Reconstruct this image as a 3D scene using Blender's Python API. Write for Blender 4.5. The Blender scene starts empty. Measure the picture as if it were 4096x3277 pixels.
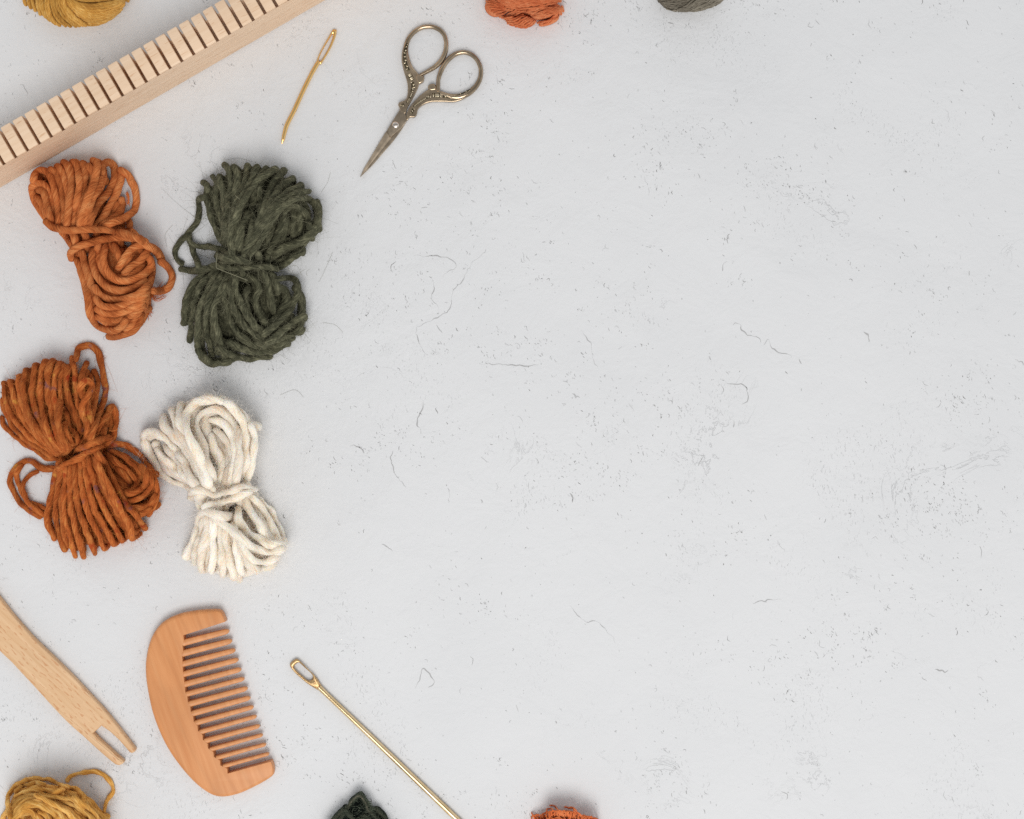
import bpy, math, random
import numpy as np
from mathutils import Vector

random.seed(7); rng = np.random.default_rng(7)
scene = bpy.context.scene
COL = scene.collection

# ------------------------------------------------------------------ camera
S = 0.0001375            # metres per photo pixel on the table top
CAMH = 0.78              # camera height above the table
CX, CY = 2048.0, 1638.5
cam_d = bpy.data.cameras.new('camera'); cam = bpy.data.objects.new('camera', cam_d); COL.objects.link(cam)
cam.location = (0, 0, CAMH); cam.rotation_euler = (0, 0, 0)
cam_d.sensor_fit = 'HORIZONTAL'; cam_d.sensor_width = 36.0
cam_d.lens = 36.0 * CAMH / (4096 * S)
cam_d.clip_start = 0.01; cam_d.clip_end = 20
scene.camera = cam

# ------------------------------------------------------------------ light: soft window light, room fill
world = bpy.data.worlds.new('World'); scene.world = world; world.use_nodes = True
bg = world.node_tree.nodes['Background']
bg.inputs['Strength'].default_value = 1.0
# room fill: bright walls, dark ceiling, shaped for metal contrast and brighter side faces
_wn = world.node_tree; _tc = _wn.nodes.new('ShaderNodeTexCoord'); _sx = _wn.nodes.new('ShaderNodeSeparateXYZ'); _cr = _wn.nodes.new('ShaderNodeValToRGB')
_wn.links.new(_tc.outputs['Generated'], _sx.inputs[0]); _wn.links.new(_sx.outputs['Z'], _cr.inputs[0]); _wn.links.new(_cr.outputs[0], bg.inputs['Color'])
_cr.color_ramp.elements[0].color = (0.98, 0.99, 1.0, 1); _cr.color_ramp.elements[1].color = (0.37, 0.38, 0.39, 1)

def area(name, loc, target, size, sizey, energy, color):
    d = bpy.data.lights.new(name, 'AREA'); d.shape = 'RECTANGLE'; d.size = size; d.size_y = sizey
    d.energy = energy; d.color = color
    o = bpy.data.objects.new(name, d); COL.objects.link(o); o.location = loc
    o.rotation_euler = (Vector(target) - Vector(loc)).to_track_quat('-Z', 'Y').to_euler()
    return o
area('window_light', (0.02, -1.02, 1.90), (-0.22, 0.05, 0), 1.1, 1.1, 28.0, (1.0, 0.972, 0.945))

scene.view_settings.view_transform = 'Standard'; scene.view_settings.look = 'None'
scene.view_settings.exposure = 0.0; scene.view_settings.gamma = 1.0
scene.render.engine = 'CYCLES'
scene.cycles.use_denoising = False      # keep the fine fibres crisp
scene.cycles.max_bounces = 8; scene.cycles.diffuse_bounces = 6

# ------------------------------------------------------------------ helpers
def P(px, py, z=0.0):
    """photo pixel + known height above the table -> world point"""
    k = S * (CAMH - z) / CAMH
    return ((px - CX) * k, (CY - py) * k, z)

def Parr(pts, z):
    pts = np.asarray(pts, float); z = np.broadcast_to(np.asarray(z, float), (len(pts),))
    k = S * (CAMH - z) / CAMH
    return np.stack([(pts[:, 0] - CX) * k, (CY - pts[:, 1]) * k, z], 1)

def mesh_obj(name, V, F, mat, parent=None, origin=(0, 0, 0), smooth=True, attr=None, sharp=None, kind=None):
    """V (n,3) array; F list of tuples or an (m,4)/(m,3) int array; vertices given in world metres"""
    V = np.asarray(V, float) - np.asarray(origin, float)
    me = bpy.data.meshes.new(name)
    if isinstance(F, np.ndarray):
        k = F.shape[1]
        me.vertices.add(len(V)); me.vertices.foreach_set('co', V.astype(np.float32).ravel())
        me.loops.add(F.size); me.loops.foreach_set('vertex_index', F.astype(np.int32).ravel())
        me.polygons.add(len(F)); me.polygons.foreach_set('loop_start', np.arange(0, F.size, k, dtype=np.int32))
        me.update(calc_edges=True)
    else:
        me.from_pydata([tuple(v) for v in V], [], F); me.update()
    me.polygons.foreach_set('use_smooth', np.full(len(me.polygons), smooth, dtype=bool))
    if sharp is not None:
        me.set_sharp_from_angle(angle=math.radians(sharp))
    if attr is not None:
        a = me.attributes.new('yc', 'FLOAT_VECTOR', 'POINT'); a.data.foreach_set('vector', np.asarray(attr, np.float32).ravel())
    me.materials.append(mat)
    o = bpy.data.objects.new(name, me); COL.objects.link(o)
    if parent is not None: o.parent = parent
    else: o.location = origin
    if kind: o['kind'] = kind
    return o

def thing(name, label, cat, loc, group=None):
    o = bpy.data.objects.new(name, None); COL.objects.link(o); o.location = loc
    o.empty_display_size = 0.01
    o['label'] = label; o['category'] = cat
    if group: o['group'] = group
    return o

def catmull(pts, step, closed=False):
    """resample through control points (n,d) at even spacing"""
    p = np.asarray(pts, float); n = len(p)
    if closed: q = np.vstack([p[-1:], p, p[:2]]); segs = n
    else:
        q = np.vstack([2 * p[0] - p[1], p, 2 * p[-1] - p[-2]]); segs = n - 1
    out = []
    t = np.linspace(0, 1, 24, endpoint=False)[:, None]
    for i in range(segs):
        a, b, c, d = q[i], q[i + 1], q[i + 2], q[i + 3]
        # centripetal-ish tension keeps loops from overshooting
        m1 = 0.45 * (c - a); m2 = 0.45 * (d - b)
        out.append((2*t**3-3*t**2+1)*b + (t**3-2*t**2+t)*m1 + (-2*t**3+3*t**2)*c + (t**3-t**2)*m2)
    out = np.vstack(out + ([p[-1:]] if not closed else [p[:1]]))
    L = np.concatenate([[0], np.cumsum(np.linalg.norm(np.diff(out[:, :2], axis=0), axis=1))])
    m = max(3, int(round(L[-1] / step)) + 1)
    s = np.linspace(0, L[-1], m)
    r = np.stack([np.interp(s, L, out[:, k]) for k in range(out.shape[1])], 1)
    return r[:-1] if closed else r

def smooth1(a, w):
    w = int(max(1, w)); k = np.hanning(2 * w + 3)[1:-1]; k /= k.sum()
    return np.convolve(np.pad(a, w, mode='edge'), k, mode='valid')

def snoise(n, w, r=rng):
    a = smooth1(r.normal(size=n + 4 * w), w)[2 * w:2 * w + n]
    return a / (a.std() + 1e-9)

def frames(C, closed=False):
    T = np.gradient(C, axis=0)
    if closed: T = np.roll(C, -1, 0) - np.roll(C, 1, 0)
    T /= np.linalg.norm(T, axis=1)[:, None] + 1e-12
    N = np.zeros_like(C)
    ref = np.array([0, 0, 1.0])
    if abs(T[0] @ ref) > 0.9: ref = np.array([0.3, 1.0, 0.2])
    v = np.cross(ref, T[0]); v /= np.linalg.norm(v); N[0] = v
    for i in range(1, len(C)):
        v = N[i - 1] - T[i] * (N[i - 1] @ T[i]); N[i] = v / (np.linalg.norm(v) + 1e-12)
    B = np.cross(T, N)
    return T, N, B

def tube(C, R, sides=12, twist=0.0, lobes=0, amp=0.0, cap=True, ph=0.0, floor=None):
    """round strand along C with radius R(n); returns V, F(quads), untwisted fibre coordinates"""
    C = np.asarray(C, float); n = len(C); R = np.broadcast_to(np.asarray(R, float), (n,)).copy()
    T, N, B = frames(C)
    s = np.concatenate([[0], np.cumsum(np.linalg.norm(np.diff(C, axis=0), axis=1))])
    th = np.linspace(0, 2 * np.pi, sides, endpoint=False)
    if cap:
        # rounded ends
        r0 = R.mean()
        e = np.minimum(s, s[-1] - s); q = np.clip(e / r0, 0, 1); R *= np.sqrt(np.clip(1 - (1 - q) ** 2, 0.02, 1))
    phi = th[None, :] + ph - twist * s[:, None]
    rr = R[:, None] * (1 + (amp * (np.abs(np.sin(lobes * phi / 2)) - 0.6) if lobes else 0))
    V = C[:, None, :] + rr[..., None] * (np.cos(th)[None, :, None] * N[:, None, :] + np.sin(th)[None, :, None] * B[:, None, :])
    if floor is not None: V[..., 2] = np.maximum(V[..., 2], floor)
    yc = np.stack([R.max() * np.cos(phi), R.max() * np.sin(phi), np.broadcast_to(s[:, None], phi.shape)], -1)
    i = np.arange(n - 1)[:, None] * sides; j = np.arange(sides)[None, :]; j2 = (j + 1) % sides
    F = np.stack([i + j, i + j2, i + sides + j2, i + sides + j], -1).reshape(-1, 4)
    V = V.reshape(-1, 3); yc = yc.reshape(-1, 3)
    # end caps as degenerate fans of quads onto the end centre
    for e, base in ((0, 0), (n - 1, (n - 1) * sides)):
        c = len(V); V = np.vstack([V, C[e][None] if floor is None else np.maximum(C[e], [-9, -9, floor])[None]]); yc = np.vstack([yc, yc[base][None]])
        jj = np.arange(0, sides, 2)
        q = np.stack([base + jj, base + (jj + 1) % sides, base + (jj + 2) % sides, np.full(len(jj), c)], -1)
        F = np.vstack([F, q[:, ::-1] if e == 0 else q])
    return V, F, yc

class Acc:
    """collects pieces into one mesh"""
    def __init__(s): s.V = []; s.F = []; s.A = []; s.n = 0
    def add(s, V, F, A=None):
        s.V.append(np.asarray(V, float)); s.F.append(np.asarray(F) + s.n); s.n += len(V)
        s.A.append(A if A is not None else np.zeros((len(V), 3)))
    def build(s, name, mat, parent=None, origin=(0, 0, 0), **k):
        return mesh_obj(name, np.vstack(s.V), np.vstack(s.F), mat, parent, origin, attr=np.vstack(s.A), **k)

class PAcc:
    """collects polygon pieces (python lists of faces) into one mesh"""
    def __init__(s): s.V = []; s.F = []
    def add(s, V, F):
        n = len(s.V); s.V += [tuple(v) for v in V]; s.F += [tuple(int(i) + n for i in f) for f in F]
    def build(s, name, mat, parent=None, origin=(0, 0, 0), **k):
        return mesh_obj(name, np.array(s.V), s.F, mat, parent, origin, **k)

def inset(poly, d, free=None):
    """offset a closed CCW outline inwards by d"""
    a = np.roll(poly, 1, 0); b = np.roll(poly, -1, 0)
    e1 = poly - a; e2 = b - poly
    n1 = np.stack([-e1[:, 1], e1[:, 0]], 1); n2 = np.stack([-e2[:, 1], e2[:, 0]], 1)
    n1 /= np.linalg.norm(n1, axis=1)[:, None] + 1e-12; n2 /= np.linalg.norm(n2, axis=1)[:, None] + 1e-12
    n = n1 + n2; n /= np.linalg.norm(n, axis=1)[:, None] + 1e-12
    c = np.clip((n * n1).sum(1), 0.5, 1)
    m = np.ones(len(poly)) if free is None else free
    return poly + n * (d * m / c)[:, None]

def ccw(p):
    p = np.asarray(p, float)
    a = np.sum(p[:, 0] * np.roll(p[:, 1], -1) - np.roll(p[:, 0], -1) * p[:, 1])
    return p if a > 0 else p[::-1]

def slab(poly, z0, z1, rt, rb=None, free=None, steps=4):
    """plate from an outline (world xy) with rounded top and bottom edges"""
    rb = rt if rb is None else rb
    rings = []
    for k in range(steps + 1):
        a = math.pi / 2 * k / steps
        rings.append((rb * (1 - math.sin(a)), z0 + rb * (1 - math.cos(a))))
    for k in range(steps + 1):
        a = math.pi / 2 * k / steps
        rings.append((rt * (1 - math.cos(a)), z1 - rt * (1 - math.sin(a))))
    V = []; n = len(poly)
    for d, z in rings:
        q = inset(poly, d, free) if d > 1e-9 else poly
        V += [(x, y, z) for x, y in q]
    F = []
    for k in range(len(rings) - 1):
        for i in range(n):
            j = (i + 1) % n
            F.append((k * n + i, k * n + j, (k + 1) * n + j, (k + 1) * n + i))
    F.append(tuple(range(n - 1, -1, -1))); b = (len(rings) - 1) * n
    F.append(tuple(range(b, b + n)))
    return np.array(V), F

# ------------------------------------------------------------------ materials
def new_mat(name):
    m = bpy.data.materials.new(name); m.use_nodes = True
    nt = m.node_tree; b = nt.nodes['Principled BSDF']
    return m, nt, b
def N(nt, t, **kw):
    n = nt.nodes.new(t)
    for k, v in kw.items():
        if k.startswith('i_'):
            key = k[2:]
            n.inputs[int(key) if key.isdigit() else key].default_value = v
        else: setattr(n, k, v)
    return n
def ramp(nt, stops, interp='LINEAR'):
    r = nt.nodes.new('ShaderNodeValToRGB'); r.color_ramp.interpolation = interp
    e = r.color_ramp.elements
    e[0].position, e[0].color = stops[0][0], (*stops[0][1], 1)
    e[1].position, e[1].color = stops[-1][0], (*stops[-1][1], 1)
    for p, c in stops[1:-1]:
        x = e.new(p); x.color = (*c, 1)
    return r
def g(v): return (v, v, v)
def lin(r, gg, b):
    f = lambda c: ((c / 255 + 0.055) / 1.055) ** 2.4 if c > 10 else c / 255 / 12.92
    return (f(r), f(gg), f(b))

def yarn_mat(name, dark, mid, light, fib=0.0006, stretch=14.0, sheen=0.35, flecks=None, bump=0.5, slub=90.0, con=0.19):
    m, nt, b = new_mat(name); L = nt.links.new
    at = N(nt, 'ShaderNodeAttribute', attribute_name='yc')
    mp = N(nt, 'ShaderNodeMapping'); k = 1.0 / fib
    mp.inputs['Scale'].default_value = (k, k, k / stretch)
    oi = N(nt, 'ShaderNodeObjectInfo')
    ad = N(nt, 'ShaderNodeVectorMath', operation='ADD'); L(at.outputs['Vector'], mp.inputs['Vector'])
    cm = N(nt, 'ShaderNodeCombineXYZ'); mu = N(nt, 'ShaderNodeMath', operation='MULTIPLY'); mu.inputs[1].default_value = 37.0
    L(oi.outputs['Random'], mu.inputs[0]); L(mu.outputs[0], cm.inputs[2]); L(mu.outputs[0], cm.inputs[0])
    L(mp.outputs[0], ad.inputs[0]); L(cm.outputs[0], ad.inputs[1])
    n1 = N(nt, 'ShaderNodeTexNoise', i_Scale=1.0, i_Detail=3.0, i_Roughness=0.65); L(ad.outputs[0], n1.inputs['Vector'])
    tc = N(nt, 'ShaderNodeTexCoord')
    n2 = N(nt, 'ShaderNodeTexNoise', i_Scale=slub, i_Detail=3.0, i_Roughness=0.6); L(tc.outputs['Object'], n2.inputs['Vector'])
    mx = N(nt, 'ShaderNodeMath', operation='MULTIPLY_ADD'); mx.inputs[1].default_value = 0.45
    L(n2.outputs['Fac'], mx.inputs[0])
    hf = N(nt, 'ShaderNodeMath', operation='MULTIPLY'); hf.inputs[1].default_value = 0.62; L(n1.outputs['Fac'], hf.inputs[0]); L(hf.outputs[0], mx.inputs[2])
    r = ramp(nt, [(0.53 - con, dark), (0.53, mid), (0.53 + con, light)]); L(mx.outputs[0], r.inputs[0])
    col = r.outputs[0]
    hv = N(nt, 'ShaderNodeHueSaturation')
    mr = N(nt, 'ShaderNodeMapRange'); mr.inputs['To Min'].default_value = 0.86; mr.inputs['To Max'].default_value = 1.12
    L(oi.outputs['Random'], mr.inputs['Value']); L(mr.outputs[0], hv.inputs['Value']); L(col, hv.inputs['Color']); col = hv.outputs[0]
    if flecks:
        for c, sc, th in flecks:
            nf = N(nt, 'ShaderNodeTexNoise', i_Scale=sc, i_Detail=2.0); L(tc.outputs['Object'], nf.inputs['Vector'])
            rf = ramp(nt, [(th, g(0)), (th + 0.07, g(1))]); L(nf.outputs['Fac'], rf.inputs[0])
            mf = N(nt, 'ShaderNodeMixRGB'); mf.inputs[2].default_value = (*c, 1)
            sf = N(nt, 'ShaderNodeMath', operation='MULTIPLY'); sf.inputs[1].default_value = 0.75
            L(rf.outputs[0], sf.inputs[0]); L(sf.outputs[0], mf.inputs[0]); L(col, mf.inputs[1]); col = mf.outputs[0]
    L(col, b.inputs['Base Color'])
    bp = N(nt, 'ShaderNodeBump', i_Strength=bump, i_Distance=0.0011); L(n1.outputs['Fac'], bp.inputs['Height']); L(bp.outputs[0], b.inputs['Normal'])
    b.inputs['Roughness'].default_value = 0.95; b.inputs['Specular IOR Level'].default_value = 0.15
    b.inputs['Sheen Weight'].default_value = sheen; b.inputs['Sheen Roughness'].default_value = 0.5
    b.inputs['Sheen Tint'].default_value = (*light, 1)
    return m

def fuzz_mat(name, c):
    m, nt, b = new_mat(name)
    b.inputs['Base Color'].default_value = (*c, 1); b.inputs['Roughness'].default_value = 0.8; b.inputs['Specular IOR Level'].default_value = 0.2
    return m

def metal_mat(name, c, rough, c2=None, scale=300.0, bump=0.0):
    m, nt, b = new_mat(name); L = nt.links.new
    tc = N(nt, 'ShaderNodeTexCoord'); n = N(nt, 'ShaderNodeTexNoise', i_Scale=scale, i_Detail=4.0); L(tc.outputs['Object'], n.inputs['Vector'])
    r = ramp(nt, [(0.35, c2 or tuple(x * 0.75 for x in c)), (0.65, c)]); L(n.outputs['Fac'], r.inputs[0]); L(r.outputs[0], b.inputs['Base Color'])
    rr = ramp(nt, [(0.3, g(rough * 0.8)), (0.7, g(rough * 1.3))]); L(n.outputs['Fac'], rr.inputs[0]); L(rr.outputs[0], b.inputs['Roughness'])
    b.inputs['Metallic'].default_value = 1.0
    n3 = N(nt, 'ShaderNodeTexNoise', i_Scale=scale * 6, i_Detail=2.0); L(tc.outputs['Object'], n3.inputs['Vector'])
    bp = N(nt, 'ShaderNodeBump', i_Strength=bump, i_Distance=0.0002); L(n3.outputs['Fac'], bp.inputs['Height']); L(bp.outputs[0], b.inputs['Normal'])
    return m

def wood_mat(name, base, dark, fleck, angle, fleck_amt, fl=(220, 1500), fth=0.68, bands=0.0, rough=0.5, bandscale=30.0):
    """grain runs along local direction `angle` (radians, in the table plane)"""
    m, nt, b = new_mat(name); L = nt.links.new
    tc = N(nt, 'ShaderNodeTexCoord')
    ro = N(nt, 'ShaderNodeVectorRotate', rotation_type='Z_AXIS'); ro.inputs['Angle'].default_value = -angle
    L(tc.outputs['Object'], ro.inputs['Vector'])
    def noise(sx, sy, sz, det=3.0, rough_=0.6, dist=0.0):
        mp = N(nt, 'ShaderNodeMapping'); mp.inputs['Scale'].default_value = (sx, sy, sz); L(ro.outputs[0], mp.inputs['Vector'])
        n = N(nt, 'ShaderNodeTexNoise', i_Scale=1.0, i_Detail=det, i_Roughness=rough_, i_Distortion=dist); L(mp.outputs[0], n.inputs['Vector']); return n
    streak = noise(25, 420, 420, 4.0)
    r1 = ramp(nt, [(0.3, dark), (0.7, base)]); L(streak.outputs['Fac'], r1.inputs[0]); col = r1.outputs[0]
    broad = noise(bandscale * 0.35, bandscale, bandscale, 2.0, 0.5, 1.2)
    rb = ramp(nt, [(0.3, g(1 - bands)), (0.5, g(1.0)), (0.7, g(1 + bands * 0.5))]); L(broad.outputs['Fac'], rb.inputs[0])
    mm = N(nt, 'ShaderNodeMixRGB', blend_type='MULTIPLY'); mm.inputs[0].default_value = 1.0; L(col, mm.inputs[1]); L(rb.outputs[0], mm.inputs[2]); col = mm.outputs[0]
    if bands > 0.05:
        wv = N(nt, 'ShaderNodeTexWave', i_Scale=bandscale * 1.1, i_Distortion=7.0, i_Detail=2.0); wv.inputs['Detail Scale'].default_value = 0.35
        mpw = N(nt, 'ShaderNodeMapping'); mpw.inputs['Scale'].default_value = (0.45, 1.0, 0.6); mpw.inputs['Rotation'].default_value = (0, 0, 1.2)
        L(ro.outputs[0], mpw.inputs['Vector']); L(mpw.outputs[0], wv.inputs['Vector'])
        rw = ramp(nt, [(0.0, g(1 - bands * 0.5)), (0.18, g(1.0)), (1.0, g(1.02))]); L(wv.outputs['Fac'], rw.inputs[0])
        m2 = N(nt, 'ShaderNodeMixRGB', blend_type='MULTIPLY'); m2.inputs[0].default_value = 1.0; L(col, m2.inputs[1]); L(rw.outputs[0], m2.inputs[2]); col = m2.outputs[0]
    fk = noise(fl[0], fl[1], fl[1], 1.0, 0.4)
    rf = ramp(nt, [(fth, g(0)), (fth + 0.06, g(fleck_amt))]); L(fk.outputs['Fac'], rf.inputs[0])
    mf = N(nt, 'ShaderNodeMixRGB'); L(rf.outputs[0], mf.inputs[0]); L(col, mf.inputs[1]); mf.inputs[2].default_value = (*fleck, 1)
    L(mf.outputs[0], b.inputs['Base Color'])
    fine = noise(120, 2600, 2600, 2.0)
    bp = N(nt, 'ShaderNodeBump', i_Strength=0.12, i_Distance=0.0003); L(fine.outputs['Fac'], bp.inputs['Height']); L(bp.outputs[0], b.inputs['Normal'])
    b.inputs['Roughness'].default_value = rough; b.inputs['Specular IOR Level'].default_value = 0.35
    return m

def plaster_mat():
    m, nt, b = new_mat('white_plaster'); L = nt.links.new
    tc = N(nt, 'ShaderNodeTexCoord')
    def noise(sc, det=4.0, ro=0.6, dist=0.0):
        n = N(nt, 'ShaderNodeTexNoise', i_Scale=sc, i_Detail=det, i_Roughness=ro, i_Distortion=dist); L(tc.outputs['Object'], n.inputs['Vector']); return n
    big = noise(9, 5.0, 0.55)
    col = ramp(nt, [(0.32, (0.672, 0.680, 0.689)), (0.5, (0.690, 0.697, 0.705)), (0.7, (0.700, 0.707, 0.715))]); L(big.outputs['Fac'], col.inputs[0])
    # pores: tiny darker pits, gathered in patches
    patch = noise(26, 3.0, 0.6, 0.6)
    pr = ramp(nt, [(0.50, g(0)), (0.66, g(1))]); L(patch.outputs['Fac'], pr.inputs[0])
    pit = noise(1500, 2.0, 0.5)
    pt = ramp(nt, [(0.60, g(0)), (0.70, g(1))]); L(pit.outputs['Fac'], pt.inputs[0])
    pm = N(nt, 'ShaderNodeMath', operation='MULTIPLY'); L(pr.outputs[0], pm.inputs[0]); L(pt.outputs[0], pm.inputs[1])
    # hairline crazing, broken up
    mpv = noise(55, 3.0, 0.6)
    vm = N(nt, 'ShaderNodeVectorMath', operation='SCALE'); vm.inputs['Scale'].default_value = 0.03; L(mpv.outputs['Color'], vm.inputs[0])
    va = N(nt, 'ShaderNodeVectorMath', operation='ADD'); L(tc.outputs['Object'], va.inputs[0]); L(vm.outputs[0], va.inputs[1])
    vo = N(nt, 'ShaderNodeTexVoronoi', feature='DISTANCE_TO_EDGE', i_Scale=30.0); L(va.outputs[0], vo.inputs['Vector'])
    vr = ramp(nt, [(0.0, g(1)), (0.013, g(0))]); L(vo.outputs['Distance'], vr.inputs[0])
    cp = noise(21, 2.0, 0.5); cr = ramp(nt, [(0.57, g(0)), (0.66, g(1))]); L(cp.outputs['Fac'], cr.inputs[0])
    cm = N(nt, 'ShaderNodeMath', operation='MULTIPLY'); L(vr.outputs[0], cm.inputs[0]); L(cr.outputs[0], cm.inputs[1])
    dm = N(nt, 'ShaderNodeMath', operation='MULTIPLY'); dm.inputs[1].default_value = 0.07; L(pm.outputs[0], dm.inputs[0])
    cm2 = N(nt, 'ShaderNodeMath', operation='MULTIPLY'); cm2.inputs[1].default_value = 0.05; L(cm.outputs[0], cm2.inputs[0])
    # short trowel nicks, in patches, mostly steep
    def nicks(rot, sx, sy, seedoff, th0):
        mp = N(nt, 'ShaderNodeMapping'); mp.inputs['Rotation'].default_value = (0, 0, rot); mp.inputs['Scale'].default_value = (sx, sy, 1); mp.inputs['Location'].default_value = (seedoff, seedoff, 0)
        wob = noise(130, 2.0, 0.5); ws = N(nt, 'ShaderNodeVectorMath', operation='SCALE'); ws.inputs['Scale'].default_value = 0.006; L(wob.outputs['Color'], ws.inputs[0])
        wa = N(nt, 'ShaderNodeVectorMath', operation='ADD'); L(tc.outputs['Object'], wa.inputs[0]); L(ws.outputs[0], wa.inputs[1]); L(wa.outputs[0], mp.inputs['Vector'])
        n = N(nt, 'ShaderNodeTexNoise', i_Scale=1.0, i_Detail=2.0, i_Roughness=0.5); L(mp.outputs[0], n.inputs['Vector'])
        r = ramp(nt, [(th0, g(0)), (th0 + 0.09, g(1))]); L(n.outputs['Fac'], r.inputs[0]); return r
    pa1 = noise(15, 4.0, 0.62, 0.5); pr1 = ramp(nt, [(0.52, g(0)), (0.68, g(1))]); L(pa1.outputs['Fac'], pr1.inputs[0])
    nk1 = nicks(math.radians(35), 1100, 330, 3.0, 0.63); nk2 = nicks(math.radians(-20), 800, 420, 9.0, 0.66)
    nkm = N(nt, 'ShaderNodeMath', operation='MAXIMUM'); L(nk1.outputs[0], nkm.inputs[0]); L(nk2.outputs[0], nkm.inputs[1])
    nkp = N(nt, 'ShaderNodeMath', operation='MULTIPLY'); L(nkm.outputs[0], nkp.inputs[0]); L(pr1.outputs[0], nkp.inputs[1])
    nks = N(nt, 'ShaderNodeMath', operation='MULTIPLY'); nks.inputs[1].default_value = 0.10; L(nkp.outputs[0], nks.inputs[0])  # darkens the nicks: relief shading painted into the colour
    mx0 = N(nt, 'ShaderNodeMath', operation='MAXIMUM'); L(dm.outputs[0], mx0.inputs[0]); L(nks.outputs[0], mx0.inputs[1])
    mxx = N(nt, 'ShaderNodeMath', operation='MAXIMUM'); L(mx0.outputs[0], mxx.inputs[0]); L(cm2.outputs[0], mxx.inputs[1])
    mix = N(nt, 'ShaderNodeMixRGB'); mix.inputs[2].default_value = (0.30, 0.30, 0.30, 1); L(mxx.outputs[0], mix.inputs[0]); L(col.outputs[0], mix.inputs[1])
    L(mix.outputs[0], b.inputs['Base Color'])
    # wandering creases left by the trowel, broken up by patches
    cn = noise(20, 6.0, 0.66, 1.2)
    ca = N(nt, 'ShaderNodeMath', operation='SUBTRACT'); ca.inputs[1].default_value = 0.5; L(cn.outputs['Fac'], ca.inputs[0])
    cb_ = N(nt, 'ShaderNodeMath', operation='ABSOLUTE'); L(ca.outputs[0], cb_.inputs[0])
    crr = ramp(nt, [(0.0, g(1)), (0.008, g(0))]); L(cb_.outputs[0], crr.inputs[0])
    cpm = noise(13, 4.0, 0.6); cpr = ramp(nt, [(0.56, g(0)), (0.70, g(1))]); L(cpm.outputs['Fac'], cpr.inputs[0])
    crm = N(nt, 'ShaderNodeMath', operation='MULTIPLY'); L(crr.outputs[0], crm.inputs[0]); L(cpr.outputs[0], crm.inputs[1])
    dep = N(nt, 'ShaderNodeMath', operation='MAXIMUM'); L(crm.outputs[0], dep.inputs[0]); L(nkp.outputs[0], dep.inputs[1])
    # relief
    n1 = noise(34, 5.0, 0.6, 0.4); n2 = noise(420, 3.0, 0.6)
    h = N(nt, 'ShaderNodeMath', operation='MULTIPLY_ADD'); h.inputs[1].default_value = 0.10; L(n2.outputs['Fac'], h.inputs[0]); L(n1.outputs['Fac'], h.inputs[2])
    h2 = N(nt, 'ShaderNodeMath', operation='MULTIPLY_ADD'); h2.inputs[1].default_value = -0.20; L(dep.outputs[0], h2.inputs[0]); L(h.outputs[0], h2.inputs[2])
    bp = N(nt, 'ShaderNodeBump', i_Strength=0.75, i_Distance=0.0018); L(h2.outputs[0], bp.inputs['Height']); L(bp.outputs[0], b.inputs['Normal'])
    b.inputs['Roughness'].default_value = 0.8; b.inputs['Specular IOR Level'].default_value = 0.2
    return m

# ------------------------------------------------------------------ table top
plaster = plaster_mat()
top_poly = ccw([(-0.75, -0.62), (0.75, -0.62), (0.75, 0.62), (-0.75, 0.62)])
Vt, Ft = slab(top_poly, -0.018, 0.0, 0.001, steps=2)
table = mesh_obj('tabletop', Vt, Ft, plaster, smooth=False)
table['kind'] = 'structure'; table['label'] = 'white plastered board with fine cracks and pits'

def relief_shade_mat():  # flat greys painting the relief shadow of cracks and nicks
    m, nt, b = new_mat('nick_shade'); L = nt.links.new
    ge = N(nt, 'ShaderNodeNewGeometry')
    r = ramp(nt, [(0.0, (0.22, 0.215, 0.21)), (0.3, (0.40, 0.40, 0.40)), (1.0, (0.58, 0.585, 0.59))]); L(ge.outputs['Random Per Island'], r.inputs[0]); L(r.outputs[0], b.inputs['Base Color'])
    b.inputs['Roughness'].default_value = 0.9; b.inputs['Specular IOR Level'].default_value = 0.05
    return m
NICK_SHADE = relief_shade_mat()
CRACK = relief_shade_mat(); CRACK.name = 'crack_shade'
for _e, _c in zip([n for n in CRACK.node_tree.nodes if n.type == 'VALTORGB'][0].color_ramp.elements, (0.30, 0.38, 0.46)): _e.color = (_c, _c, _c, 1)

def ribbon(pts, w):
    """flat tapering mark lying in the surface, world points (n,2), widths (n)"""
    T = np.gradient(pts, axis=0); T /= np.linalg.norm(T, axis=1)[:, None] + 1e-12
    Nn = np.stack([-T[:, 1], T[:, 0]], 1) * w[:, None] / 2
    V = np.vstack([pts + Nn, pts - Nn]); n = len(pts)
    V = np.column_stack([V, np.full(len(V), 0.00006)])
    i = np.arange(n - 1); F = np.stack([i, i + n, i + n + 1, i + 1], 1)
    return V, F

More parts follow.
